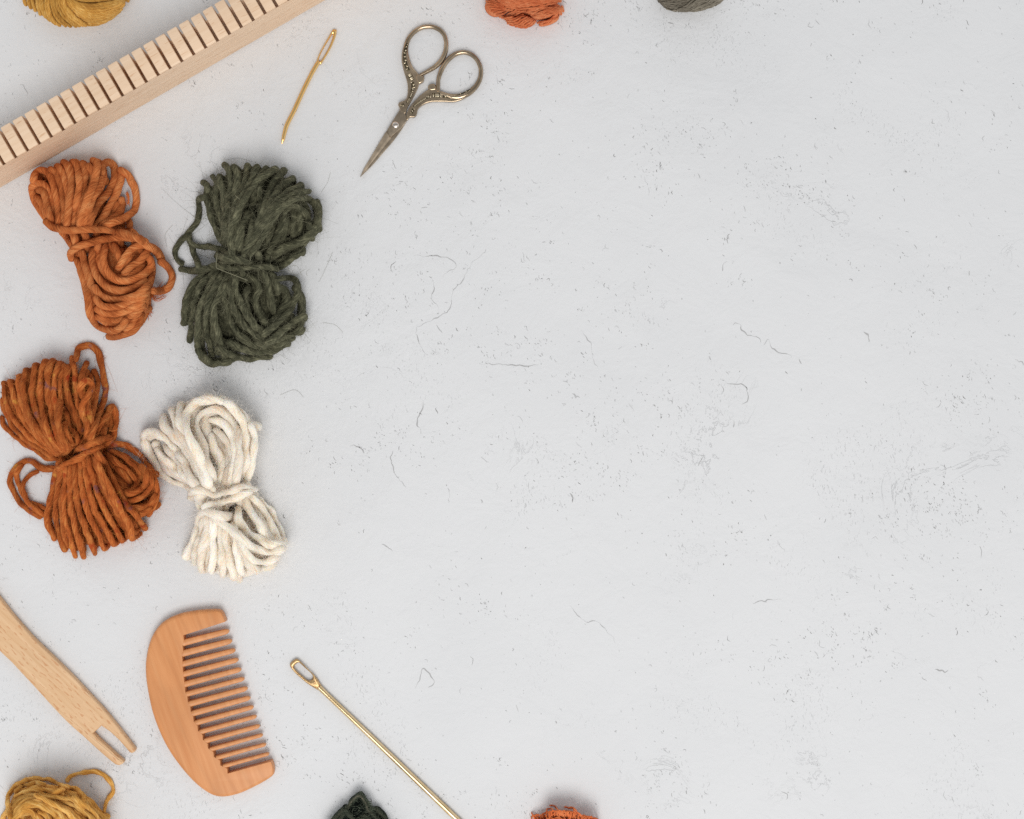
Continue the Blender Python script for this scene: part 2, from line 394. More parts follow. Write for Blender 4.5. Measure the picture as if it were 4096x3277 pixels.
# larger cracks, traced; their shade painted as grey strips
def crop(ox, oy, sc): return lambda pts: [((x / sc) + ox, (y / sc) + oy) for x, y in pts]
cA = crop(1400, 1000, 1.1978); cB = crop(2600, 1000, 2.156)
CRACKS = [cA([(655, 0), (590, 65), (545, 140), (490, 205), (478, 285), (420, 325), (320, 368)]), cA([(320, 368), (315, 395), (333, 440), (345, 478), (372, 500)]),
    cA([(385, 130), (405, 180), (392, 235), (425, 270), (420, 315)]), cA([(620, 550), (690, 545), (750, 548), (830, 556), (910, 550)]),
    cA([(1110, 385), (1140, 430), (1157, 480), (1168, 540), (1188, 556)]), cA([(205, 960), (195, 1010), (215, 1075), (270, 1135)]),
    cA([(305, 30), (400, 30), (470, 40), (510, 75), (470, 105), (440, 130)]), cA([(350, 730), (335, 790), (320, 830), (345, 880)]),
    cA([(470, 1135), (478, 1180), (470, 1215)]), cA([(1050, 1170), (1070, 1190), (1060, 1210)]),
    cA([(0, 940), (40, 945), (70, 975)]), cA([(150, 1410), (180, 1425), (200, 1450)]), cA([(1690, 975), (1695, 1000), (1670, 1035)]),
    cB([(720, 650), (740, 628), (785, 640), (790, 690), (850, 735), (950, 765), (965, 800)]), cB([(990, 820), (1025, 775), (1045, 835), (1110, 880), (1205, 900), (1215, 925)]),
    cB([(1270, 940), (1300, 980)]), cB([(615, 1110), (690, 1155), (780, 1160), (825, 1185), (850, 1250), (840, 1300), (800, 1325)]), cB([(575, 1125), (620, 1180), (640, 1215), (580, 1250)]),
    cB([(715, 1460), (728, 1500), (720, 1520)]), cB([(625, 190), (635, 130), (660, 95)]),
    cB([(1850, 700), (1880, 745), (1885, 800)]), [(4060, 1440), (4085, 1450), (4096, 1462)], [(1665, 2755), (1690, 2680), (1720, 2695), (1737, 2730), (1712, 2755)],
    [(2280, 2420), (2330, 2480), (2390, 2490), (2440, 2540), (2460, 2570)], [(3010, 2420), (3040, 2405), (3120, 2400)], [(3740, 2680), (3780, 2690), (3795, 2688)]]
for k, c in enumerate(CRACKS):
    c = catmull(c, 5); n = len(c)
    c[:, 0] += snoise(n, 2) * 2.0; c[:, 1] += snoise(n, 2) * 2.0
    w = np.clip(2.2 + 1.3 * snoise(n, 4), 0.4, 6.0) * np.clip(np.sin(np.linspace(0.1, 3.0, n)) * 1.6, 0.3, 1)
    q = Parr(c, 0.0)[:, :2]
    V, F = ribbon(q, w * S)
    mesh_obj('crack_shading', V, F, CRACK, table)
# painted shade of small nicks and scratches in the trowelled surface, gathered in loose drifts
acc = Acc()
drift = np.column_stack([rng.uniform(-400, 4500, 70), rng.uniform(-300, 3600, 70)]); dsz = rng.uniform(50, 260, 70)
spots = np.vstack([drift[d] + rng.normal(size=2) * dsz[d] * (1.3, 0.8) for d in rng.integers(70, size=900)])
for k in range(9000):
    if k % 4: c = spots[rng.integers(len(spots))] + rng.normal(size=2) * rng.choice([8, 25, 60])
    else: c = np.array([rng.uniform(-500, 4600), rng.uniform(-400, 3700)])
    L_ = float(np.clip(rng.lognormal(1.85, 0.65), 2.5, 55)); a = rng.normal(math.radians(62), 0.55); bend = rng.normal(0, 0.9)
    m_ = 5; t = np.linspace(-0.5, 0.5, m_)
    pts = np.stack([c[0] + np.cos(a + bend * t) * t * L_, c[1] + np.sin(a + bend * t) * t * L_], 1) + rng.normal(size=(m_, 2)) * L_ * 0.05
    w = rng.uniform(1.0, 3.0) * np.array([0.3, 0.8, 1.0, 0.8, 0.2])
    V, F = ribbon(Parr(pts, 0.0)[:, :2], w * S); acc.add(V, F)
acc.build('scratch_shading', NICK_SHADE, table, kind='stuff')

# ------------------------------------------------------------------ yarn bundles
def fuzz(acc, C, R, count, length, rad, r=rng, out=1.0):
    """loose fibres growing off a strand centreline C (n,3) of radius R: thin three-sided hairs"""
    n = len(C); T, Nn, B = frames(C)
    idx = r.integers(1, n - 1, count); th = r.uniform(0, 2 * np.pi, count)
    rad_dir = np.cos(th)[:, None] * Nn[idx] + np.sin(th)[:, None] * B[idx]
    sgn = np.where(r.random(count) < 0.5, -1, 1)[:, None]
    d0 = T[idx] * sgn * r.uniform(0.3, 1.0, (count, 1)) + rad_dir * r.uniform(0.15, out, (count, 1)) + r.normal(size=(count, 3)) * 0.25
    d0 /= np.linalg.norm(d0, axis=1)[:, None]
    curl = r.normal(size=(count, 3)) * 0.9; curl -= rad_dir * 0.5
    Ls = length * r.lognormal(0, 0.6, count)[:, None]
    m = 4; p = C[idx] + rad_dir * (np.broadcast_to(R, (n,))[idx] * 0.92)[:, None]
    pts = [p]; d = d0
    for k in range(m - 1):
        d = d + curl * 0.32; d = d / np.linalg.norm(d, axis=1)[:, None]
        p = p + d * Ls / (m - 1); pts.append(p)
    pts = np.stack(pts, 1)                                    # count, m, 3
    pts[..., 2] = np.maximum(pts[..., 2], 0.0004)
    a = np.cross(d0, r.normal(size=(count, 3))); a /= np.linalg.norm(a, axis=1)[:, None]; b = np.cross(d0, a)
    rr = rad * np.linspace(1, 0.35, m)
    V = []
    for k in range(3):
        q = 2 * np.pi * k / 3
        V.append(pts + rr[None, :, None] * (math.cos(q) * a + math.sin(q) * b)[:, None, :])
    V = np.stack(V, 2)                                        # count, m, 3, 3
    base = (np.arange(count) * m * 3)[:, None, None]; i = (np.arange(m - 1) * 3)[None, :, None]; j = np.arange(3)[None, None, :]; j2 = (j + 1) % 3
    F = np.stack([base + i + j, base + i + j2, base + i + 3 + j2, base + i + 3 + j], -1).reshape(-1, 4)
    acc.add(V.reshape(-1, 3), F)

class Stack:
    """height field that strands are laid onto one after the other (units: metres up, photo pixels across)"""
    def __init__(s, pts, cell=4.0, pad=80):
        pts = np.asarray(pts, float)
        s.o = pts.min(0) - pad; s.cell = cell; n = ((pts.max(0) + pad - s.o) / cell).astype(int) + 2
        s.h = np.zeros((n[1], n[0]))
        yy, xx = np.mgrid[0:n[1], 0:n[0]]
        s.later = []
        s.X = xx * cell + s.o[0]; s.Y = yy * cell + s.o[1]
    def dome(s, cx, cy, rx, ry, ang, h, p=0.5):
        a = math.radians(ang); dx = s.X - cx; dy = s.Y - cy
        u = (dx * math.cos(a) + dy * math.sin(a)) / rx; v = (-dx * math.sin(a) + dy * math.cos(a)) / ry
        q = np.clip(1 - u * u - v * v, 0, 1); s.h = np.maximum(s.h, h * q ** p)
    def under(s, xy, rp):
        k = max(1, int(0.4 * rp / s.cell)); out = np.zeros(len(xy))
        ij = ((xy - s.o) / s.cell).round().astype(int)
        for n, (i, j) in enumerate(ij):
            out[n] = s.h[max(0, j - k):j + k + 1, max(0, i - k):i + k + 1].max() if 0 <= j < s.h.shape[0] and 0 <= i < s.h.shape[1] else 0
        return out
    def stamp(s, xy, z, r):
        rp = r / S; k = int(rp / s.cell) + 1
        ij = ((xy - s.o) / s.cell).round().astype(int)
        for (x, y), (i, j), zz in zip(xy, ij, z):
            j0, j1, i0, i1 = max(0, j - k), j + k + 1, max(0, i - k), i + k + 1
            X = s.X[j0:j1, i0:i1]; Y = s.Y[j0:j1, i0:i1]
            if X.size == 0: continue
            q = 1 - ((X - x) ** 2 + (Y - y) ** 2) / rp ** 2
            s.h[j0:j1, i0:i1] = np.maximum(s.h[j0:j1, i0:i1], np.where(q > 0, zz + r * np.sqrt(np.clip(q, 0, 1)), 0))

def lay(st, path, r, ends, squash=0.80, sm=2.2, cap=None, jit=0.0, rr=rng, stamp=True):
    """place a strand traced in photo pixels on the stack -> 3D centreline"""
    rp = r / S; step = rp * 0.42
    p = catmull(path, step)
    if jit:
        n = len(p); w = max(2, int(2.2 * rp / step)); p = p + np.stack([snoise(n, w, rr), snoise(n, w, rr)], 1) * jit * rp
    # the traced end is the outline of the loop: pull the centreline back by one radius
    nb = int(rp / step)
    if ends[0] == 'o' and len(p) > nb + 6: p = p[nb:]
    if ends[1] == 'o' and len(p) > nb + 6: p = p[:-nb]
    u = st.under(p, rp) + r * squash
    u = np.maximum(u, r)
    w = max(1, int(sm * rp / step))
    mx = np.array([u[max(0, i - w // 2):i + w // 2 + 1].max() for i in range(len(u))])
    z = smooth1(mx, w)
    if cap: c0 = 0.7 * cap; z = np.where(z < c0, z, c0 + (cap - c0) * np.tanh((z - c0) / (cap - c0)))
    z = np.maximum(z, r)
    n = len(p); s = np.arange(n) * step
    for e in (0, 1):
        d = s if e == 0 else s[::-1]
        zend = z[0] if e == 0 else z[-1]
        if ends[e] == 'o':
            Rb = min(1.7 * rp, zend / S - rp) if zend / S > rp else 0
            Rb = max(Rb, 0.0)
            if Rb > 0:
                q = np.clip(1 - d / (Rb + 1e-6), 0, 1); z = z - Rb * S * (1 - np.sqrt(np.clip(1 - q * q, 0, 1)))
        elif ends[e] == 't':
            q = np.clip(1 - d / (2.6 * rp), 0, 1); z = z - 2.0 * r * q * q
    z = np.maximum(z, r * 0.95)
    if stamp: st.stamp(p, z, r)
    else: st.later.append((p, z, r))
    C = Parr(p, z)
    for e in (0, 1):
        if ends[e] != 'o': continue
        end = C[0] if e == 0 else C[-1]; nxt = C[2] if e == 0 else C[-3]
        t = end - nxt; t[2] = 0; t /= np.linalg.norm(t) + 1e-9
        drop = end[2] - r
        if drop > 0.4 * r:
            m = max(3, int(drop / (0.42 * r))); f = np.linspace(0, 1, m + 1)[1:]
            ex = end[None] - np.array([0, 0, 1.0])[None] * (drop * f)[:, None] - t[None] * (f ** 2 * min(drop, 3 * r) * 0.45)[:, None]
            C = np.vstack([ex[::-1], C]) if e == 0 else np.vstack([C, ex])
    return C

def core_mesh(domes, mat, t, o, k=0.86, seed=3):
    """wound mass under the outer strands: one lumpy dome per lobe"""
    acc = Acc(); m, n = 14, 48; rr = np.random.default_rng(seed)
    for d in domes:
        cx, cy, rx, ry, ang, h = d[:6]; a = math.radians(ang)
        rho = np.sin(np.linspace(0.02, math.pi / 2, m))[:, None]; th = np.linspace(0, 2 * np.pi, n, endpoint=False)[None, :]
        u = rho * np.cos(th) * rx * 0.93; v = rho * np.sin(th) * ry * 0.93
        X = cx + u * math.cos(a) - v * math.sin(a); Y = cy + u * math.sin(a) + v * math.cos(a)
        Z = h * k * np.sqrt(np.clip(1 - rho ** 2, 0, 1)) * np.ones_like(th) + 0.0004
        V = Parr(np.stack([X.ravel(), Y.ravel()], 1), Z.ravel())
        i = np.arange(m - 1)[:, None] * n; q = np.arange(n)[None, :]; q2 = (q + 1) % n
        F = np.stack([i + q, i + n + q, i + n + q2, i + q2], -1).reshape(-1, 4)
        acc.add(V, F, np.column_stack([V[:, 0], V[:, 2], V[:, 1] * 2]))
    return acc.build('core', mat, t, o, kind='stuff')

def bundle(name, label, cat, centre, strands, r, mat, fmat, domes, cap, fuzz_n, fuzz_len, fuzz_r,
           twist=520.0, lobes=5, amp=0.10, fill=2, jit=0.10, seed=1, sides=14, group='tied bundles of yarn', fuzz_out=0.8, lump=0.07, extra=None, thin=0.80):
    rr = np.random.default_rng(seed)
    allp = np.array([q for e, p in strands for q in p])
    st = Stack(allp)
    for d in domes: st.dome(*d)
    o = P(*centre); t = thing(name, label, cat, o, group)
    fz = Acc(); inner = Acc()
    core_mesh(domes, mat, t, o)
    lobe_c = np.array([(d[0], d[1]) for d in domes])
    # hidden lower turns of the same yarn
    for layer in range(fill):
        for e, p in strands:
            if 'f' in e: continue
            p = np.asarray(p, float); c = lobe_c[np.argmin(np.linalg.norm(lobe_c - p.mean(0), axis=1))]
            k = (0.80 + 0.11 * layer) if fill > 1 else 0.9
            q = c + (p - c) * k + rr.normal(size=2) * r / S * 0.8
            C = lay(st, q, r, e[:2], squash=0.1, cap=None, jit=jit, rr=rr)
            V, F, A = tube(C, r * (1 + lump * snoise(len(C), 6, rr)), 10, twist, lobes, amp, ph=rr.uniform(0, 6), floor=0.0003)
            A = A + rr.uniform(0, 1, 3) * 0.1
            inner.add(V, F, A)
    if inner.n: inner.build('inner_strands', mat, t, o, kind='stuff')
    for e, p in strands:
        rs = r * thin * (float(e[3:]) if len(e) > 3 else 1.0)
        C = lay(st, p, rs, e[:2], squash=1.0, cap=cap, jit=jit, rr=rr)
        R = rs * (1 + lump * snoise(len(C), 7, rr))
        V, F, A = tube(C, R, sides, twist, lobes, amp, ph=rr.uniform(0, 6), floor=0.0003)
        mesh_obj('strand', V, F, mat, t, o, attr=A)
        Ls = np.linalg.norm(np.diff(C, axis=0), axis=1).sum()
        fuzz(fz, C, R, max(3, int(fuzz_n * Ls)), fuzz_len, fuzz_r, rr, fuzz_out)
    if extra: extra(fz, rr)
    fz.build('loose_fibres', fmat, t, o, kind='stuff')
    return t, st

def hair(acc, pts, z, rad):
    """one long stray fibre through photo points"""
    c = catmull(pts, 6); C = Parr(c, np.broadcast_to(z, (len(c),)) if np.isscalar(z) else np.interp(np.linspace(0, 1, len(c)), np.linspace(0, 1, len(z)), z))
    V, F, A = tube(C, rad, 4, cap=False); acc.add(V, F)

# --- orange cotton cord -------------------------------------------------
k3 = crop(90, 600, 2.15625)
OR = [
 ('ot', [(80, 300), (100, 430), (160, 520), (225, 600)]), ('ot', [(70, 340), (110, 300), (180, 300), (232, 370), (245, 470), (262, 560), (285, 640)]),
 ('ot', [(100, 400), (150, 440), (190, 500), (235, 590), (260, 650)]), ('tt', [(130, 350), (175, 360), (200, 420), (225, 520), (255, 620)]),
 ('tt', [(88, 290), (105, 215), (160, 172), (225, 205), (268, 295), (292, 420), (305, 520), (318, 645)]),
 ('ot', [(222, 160), (290, 195), (328, 290), (350, 400), (362, 500), (362, 640)]), ('ot', [(280, 130), (345, 190), (376, 300), (398, 430), (385, 560), (372, 660)]),
 ('ot', [(325, 88), (395, 140), (420, 260), (415, 400), (398, 520), (380, 660)]), ('ot', [(505, 95), (540, 160), (530, 280), (515, 400), (495, 540), (480, 670)]),
 ('ot', [(410, 85), (475, 150), (492, 280), (470, 420), (450, 540), (432, 670)]), ('ot', [(560, 120), (600, 190), (585, 300), (560, 400), (530, 520), (505, 660)]),
 ('ot', [(675, 200), (665, 290), (635, 360), (595, 450), (560, 560), (535, 670)]), ('ot', [(590, 80), (645, 130), (620, 280), (572, 400), (530, 520), (495, 670)]),
 ('ot', [(840, 160), (850, 260), (805, 380), (765, 460), (705, 560), (630, 670)]), ('tt', [(700, 220), (688, 150), (735, 108), (790, 150), (792, 260), (745, 360), (668, 450), (610, 540), (565, 660)]),
 ('tt', [(850, 400), (860, 480), (830, 560), (740, 620), (660, 670)]), ('tt', [(880, 560), (930, 620), (925, 690)]),
 ('ttf', [(835, 170), (905, 215), (958, 310), (985, 420), (965, 520), (880, 585), (780, 628), (690, 665)]),
 ('tt', [(330, 690), (400, 770), (450, 860)]), ('tt', [(420, 700), (460, 780), (480, 860)]), ('tt', [(520, 690), (540, 780), (540, 880)]), ('tt', [(640, 700), (650, 780), (640, 880)]),
 ('tt', [(780, 700), (820, 760), (860, 830)]), ('tt', [(930, 700), (990, 770), (1040, 850)]),
 # lower lobe
 ('to', [(960, 800), (1060, 900), (1120, 1000), (1105, 1120), (1060, 1260), (1040, 1400)]),
 ('tt', [(470, 900), (505, 1050), (550, 1170), (570, 1290)]), ('tt', [(500, 860), (545, 1000), (580, 1130), (600, 1280), (610, 1400)]),
 ('ot', [(690, 1590), (770, 1612), (870, 1600), (960, 1560), (1015, 1480), (1030, 1400)]), ('tt', [(880, 1560), (955, 1490), (995, 1400), (1020, 1310)]),
 ('tt', [(630, 1430), (700, 1455), (800, 1462), (890, 1448), (985, 1400), (1055, 1330)]), ('tt', [(625, 1360), (700, 1405), (800, 1412), (900, 1390), (985, 1340), (1065, 1270)]),
 ('tt', [(615, 1270), (680, 1345), (790, 1358), (920, 1325), (1020, 1270), (1080, 1200)]), ('tt', [(610, 1180), (680, 1262), (790, 1295), (900, 1282), (1010, 1235), (1090, 1160)]),
 ('tt', [(455, 930), (490, 1000), (515, 1090), (550, 1210), (572, 1330), (588, 1430), (640, 1505), (720, 1550), (800, 1558), (860, 1515), (905, 1450)]),
 ('tt', [(600, 850), (605, 980), (645, 1100), (740, 1190), (850, 1218), (970, 1190), (1070, 1120)]),
 ('tt', [(790, 800), (820, 880), (850, 970)]), ('tt', [(720, 800), (700, 940), (738, 1055), (820, 1125), (930, 1130), (1040, 1080), (1105, 1010), (1100, 950), (1050, 915)]),
 ('tt', [(870, 1080), (940, 1005), (1030, 940), (1080, 870)]), ('tt', [(820, 1030), (880, 930), (960, 845), (1050, 820), (1140, 865), (1195, 940), (1190, 990)]),
 ('ttf', [(1180, 950), (1245, 1000), (1290, 1090), (1262, 1180), (1190, 1218), (1100, 1215)]),
 ('tt', [(430, 955), (420, 890), (500, 830), (620, 790), (760, 760), (880, 762), (1000, 770), (1080, 800)]),
 ('tt', [(190, 610), (255, 668), (400, 695), (560, 688), (720, 688), (850, 715), (960, 750), (1050, 800)]),
]
OR = [(e, k3(p)) for e, p in OR]
orange_c = yarn_mat('orange_cotton', lin(154, 78, 38), lin(198, 112, 60), lin(220, 144, 88), fib=0.0009, stretch=9, sheen=0.15, bump=1.0, con=0.13)
orange_f = fuzz_mat('orange_fibre', lin(200, 110, 55))
def fray(fz, rr):
    for k in range(26):
        a = rr.uniform(-0.1, 0.9); L_ = rr.uniform(30, 70); p = k3([(1105 + rr.normal() * 12, 1222 + rr.normal() * 18)])[0]
        hair(fz, [p, (p[0] + L_ * 0.5 * math.cos(a), p[1] + L_ * 0.5 * math.sin(a) + 6), (p[0] + L_ * math.cos(a - 0.5), p[1] + L_ * math.sin(a - 0.5) + rr.normal() * 5)], rr.uniform(0.001, 0.004), 0.00013)
    for k in range(16):
        a = rr.uniform(-0.1, 1.2); L_ = rr.uniform(22, 50); p = k3([(1045 + rr.normal() * 8, 1370 + rr.normal() * 14)])[0]
        hair(fz, [p, (p[0] + L_ * 0.5 * math.cos(a), p[1] + L_ * 0.5 * math.sin(a)), (p[0] + L_ * math.cos(a + 0.2), p[1] + L_ * math.sin(a + 0.2))], rr.uniform(0.001, 0.004), 0.00014)
    for k in range(10):
        p = k3([(900 + rr.normal() * 8, 370 + rr.normal() * 10)])[0]
        hair(fz, [p, (p[0] + 6, p[1] + 20), (p[0] + 5 + rr.normal() * 4, p[1] + 50)], 0.004, 0.00014)
bundle('yarn_bundle', 'smooth orange cotton cord bundle with two loose wraps, just below the slotted wooden bar', 'yarn', (395, 1000), OR, 0.00228, orange_c, orange_f,
       [(290, 800, 150, 130, 20, 0.013), (480, 1150, 130, 200, -15, 0.014)], 0.030, 900, 0.0016, 0.000028, twist=420, lobes=3, amp=0.05, fill=1, jit=0.06, seed=11, extra=fray, lump=0.045, thin=0.87)

# --- olive green wool ----------------------------------------------------
k4 = crop(660, 610, 1.938)
OL = [
 ('ot', [(270, 220), (325, 260), (335, 400), (365, 520), (420, 650), (500, 760)]), ('ot', [(350, 160), (395, 240), (402, 400), (440, 540), (480, 700), (520, 790)]),
 ('ot', [(420, 170), (450, 300), (470, 430), (500, 560), (520, 720)]), ('ot', [(520, 90), (560, 180), (545, 330), (510, 470), (500, 620), (530, 780)]),
 ('ot', [(440, 80), (495, 150), (505, 300), (485, 430), (470, 560), (510, 740)]), ('ot', [(640, 90), (620, 200), (570, 340), (535, 470), (510, 600), (540, 760)]),
 ('ot', [(720, 95), (680, 190), (620, 300), (580, 420), (550, 560), (560, 740)]), ('ot', [(790, 105), (730, 210), (700, 320), (660, 460), (610, 600), (580, 760)]),
 ('tt', [(725, 270), (742, 400), (745, 500), (738, 600), (700, 740)]), ('ot', [(930, 130), (840, 230), (800, 330), (765, 440), (720, 560), (650, 720)]),
 ('ot', [(1010, 180), (900, 270), (845, 345), (795, 440), (750, 560), (680, 720)]), ('tt', [(690, 470), (660, 620), (620, 760)]), ('tt', [(640, 450), (585, 600), (560, 740)]),
 ('ot', [(1080, 240), (980, 290), (900, 350), (840, 430), (780, 540), (710, 680)]),
 ('ot', [(870, 120), (750, 190), (655, 305), (585, 420), (535, 530), (505, 640), (530, 770)]),
 ('to', [(820, 880), (900, 850), (1000, 790), (1080, 710), (1150, 620)]), ('to', [(780, 850), (860, 790), (960, 740), (1060, 700), (1140, 640), (1200, 540)]),
 ('to', [(860, 900), (940, 860), (1020, 800), (1080, 740)]), ('ot', [(1180, 360), (1195, 460), (1185, 540), (1130, 630), (1040, 690), (940, 730), (830, 790)]),
 ('tt', [(990, 440), (1000, 560), (995, 660)]), ('tt', [(1050, 440), (1055, 560), (1035, 650)]), ('tt', [(940, 480), (930, 580), (900, 680)]),
 ('ot', [(1150, 290), (1110, 300), (1040, 310), (960, 345), (870, 420), (800, 500), (745, 600), (670, 710), (600, 800)]),
 ('tt', [(1110, 600), (1100, 480), (1010, 415), (935, 450), (905, 560), (855, 680), (805, 780), (770, 860)]),
 ('tt', [(1185, 560), (1178, 430), (1110, 360), (985, 372), (885, 450), (805, 560), (755, 650), (680, 760), (640, 830)]),
 # waist
 ('tt', [(430, 760), (440, 840), (430, 940)]), ('tt', [(520, 760), (520, 850), (500, 950)]), ('tt', [(620, 770), (610, 850), (600, 960)]), ('tt', [(720, 770), (720, 860), (740, 960)]), ('tt', [(800, 800), (800, 870), (820, 960)]),
 # lower lobe
 ('to', [(330, 905), (240, 985), (185, 1080), (160, 1200), (140, 1350)]), ('to', [(390, 915), (290, 1020), (240, 1120), (215, 1260), (195, 1400), (200, 1500)]),
 ('to', [(430, 925), (340, 1040), (290, 1150), (260, 1290), (250, 1420), (265, 1560)]), ('to', [(460, 930), (380, 1060), (330, 1180), (315, 1300), (330, 1430), (370, 1620)]),
 ('to', [(500, 940), (430, 1070), (390, 1180), (385, 1290), (410, 1400), (450, 1510), (480, 1640)]),
 ('oo', [(245, 1520), (300, 1590), (380, 1630), (480, 1620), (580, 1580)]), ('to', [(400, 1500), (500, 1560), (620, 1590), (740, 1590), (860, 1570)]),
 ('to', [(480, 1470), (610, 1525), (740, 1550), (860, 1535), (970, 1480)]), ('to', [(560, 1440), (680, 1485), (800, 1500), (920, 1465), (1020, 1420)]),
 ('tt', [(480, 1010), (465, 1120), (480, 1220), (520, 1330), (580, 1410), (660, 1460)]), ('tt', [(530, 930), (508, 1060), (530, 1190), (600, 1310), (690, 1400), (800, 1460)]),
 ('ot', [(1090, 1370), (1000, 1400), (890, 1435), (780, 1480), (700, 1480)]), ('to', [(1000, 1040), (1050, 1130), (1065, 1230), (1050, 1340), (1000, 1410)]),
 ('tt', [(640, 1030), (620, 1130), (650, 1250), (700, 1330)]), ('tt', [(560, 930), (540, 1050), (580, 1150), (640, 1270), (730, 1370), (790, 1420)]),
 ('tt', [(640, 940), (708, 1000), (722, 1080), (698, 1170), (720, 1260), (800, 1350)]), ('tt', [(750, 900), (800, 1010), (812, 1120), (845, 1250)]), ('tt', [(820, 930), (875, 1050), (885, 1110)]),
 ('ot', [(1090, 1250), (1010, 1310), (925, 1370), (840, 1440), (760, 1480)]),
 ('tt', [(850, 985), (945, 972), (1012, 1000), (1022, 1080), (982, 1180), (900, 1285), (825, 1360), (750, 1420)]),
 # ties and tail
 ('ttf', [(100, 905), (150, 900), (230, 912), (340, 895), (450, 850), (540, 820)]), ('ttf.9', [(190, 700), (215, 780), (240, 850), (255, 900)]),
 ('ttf.85', [(325, 335), (265, 365), (262, 460), (248, 540), (185, 620), (120, 700), (80, 780), (100, 835), (150, 870)]), ('ttf.9', [(185, 630), (195, 700), (260, 722), (350, 728), (440, 755), (520, 800)]),
 ('tt', [(400, 790), (480, 815), (600, 840), (740, 870), (870, 905)]), ('tt', [(400, 870), (480, 890), (600, 895), (720, 880), (830, 900)]),
]
OL = [(e if len(e) < 4 else e, k4(p)) for e, p in OL]
olive_m = yarn_mat('olive_wool', lin(38, 39, 30), lin(80, 80, 62), lin(132, 130, 104), fib=0.0010, stretch=6, sheen=0.3, bump=1.0, slub=260)
olive_f = fuzz_mat('olive_fibre', lin(124, 122, 100))
def olive_x(fz, rr):
    for pts in ([(1322, 690), (1310, 730), (1285, 770)], [(1330, 1010), (1300, 1080), (1275, 1130)], [(905, 640), (950, 632), (985, 640)], [(1290, 1290), (1340, 1300), (1372, 1330)], [(690, 900), (660, 940), (668, 990)], [(1120, 1580), (1180, 1560), (1215, 1590)]):
        hair(fz, pts, 0.0004, 0.00004)
    for pts, z in ((k4([(405, 780), (400, 830), (398, 890), (420, 905), (520, 945), (640, 992)]), 0.034), (k4([(640, 690), (660, 740), (660, 840)]), 0.033), (k4([(545, 335), (600, 380)]), 0.034),
                   (k4([(795, 460), (830, 455)]), 0.034), (k4([(790, 510), (825, 500)]), 0.034)):
        hair(fz, pts, z, 0.00022)
    for k in range(40):
        a = rr.uniform(0, 6.28); p = np.array(k4([(650 + 330 * rr.normal() * .7, 850 + 500 * rr.normal() * .6)])[0]); L_ = rr.uniform(30, 90)
        hair(fz, [p, p + L_ * 0.5 * np.array([math.cos(a), math.sin(a)]), p + L_ * np.array([math.cos(a + 0.7), math.sin(a + 0.7)])], rr.uniform(0.02, 0.034), 0.00006)
bundle('yarn_bundle', 'dark olive green fuzzy wool bundle tied at its waist, left of the scissors tip', 'yarn', (1000, 1060), OL, 0.00238, olive_m, olive_f,
       [(1030, 840, 220, 175, 15, 0.017), (960, 1230, 230, 180, 20, 0.017)], 0.040, 3400, 0.0036, 0.000055, twist=260, lobes=3, amp=0.05, fill=1, jit=0.15, seed=12, thin=0.74, extra=olive_x, lump=0.09)

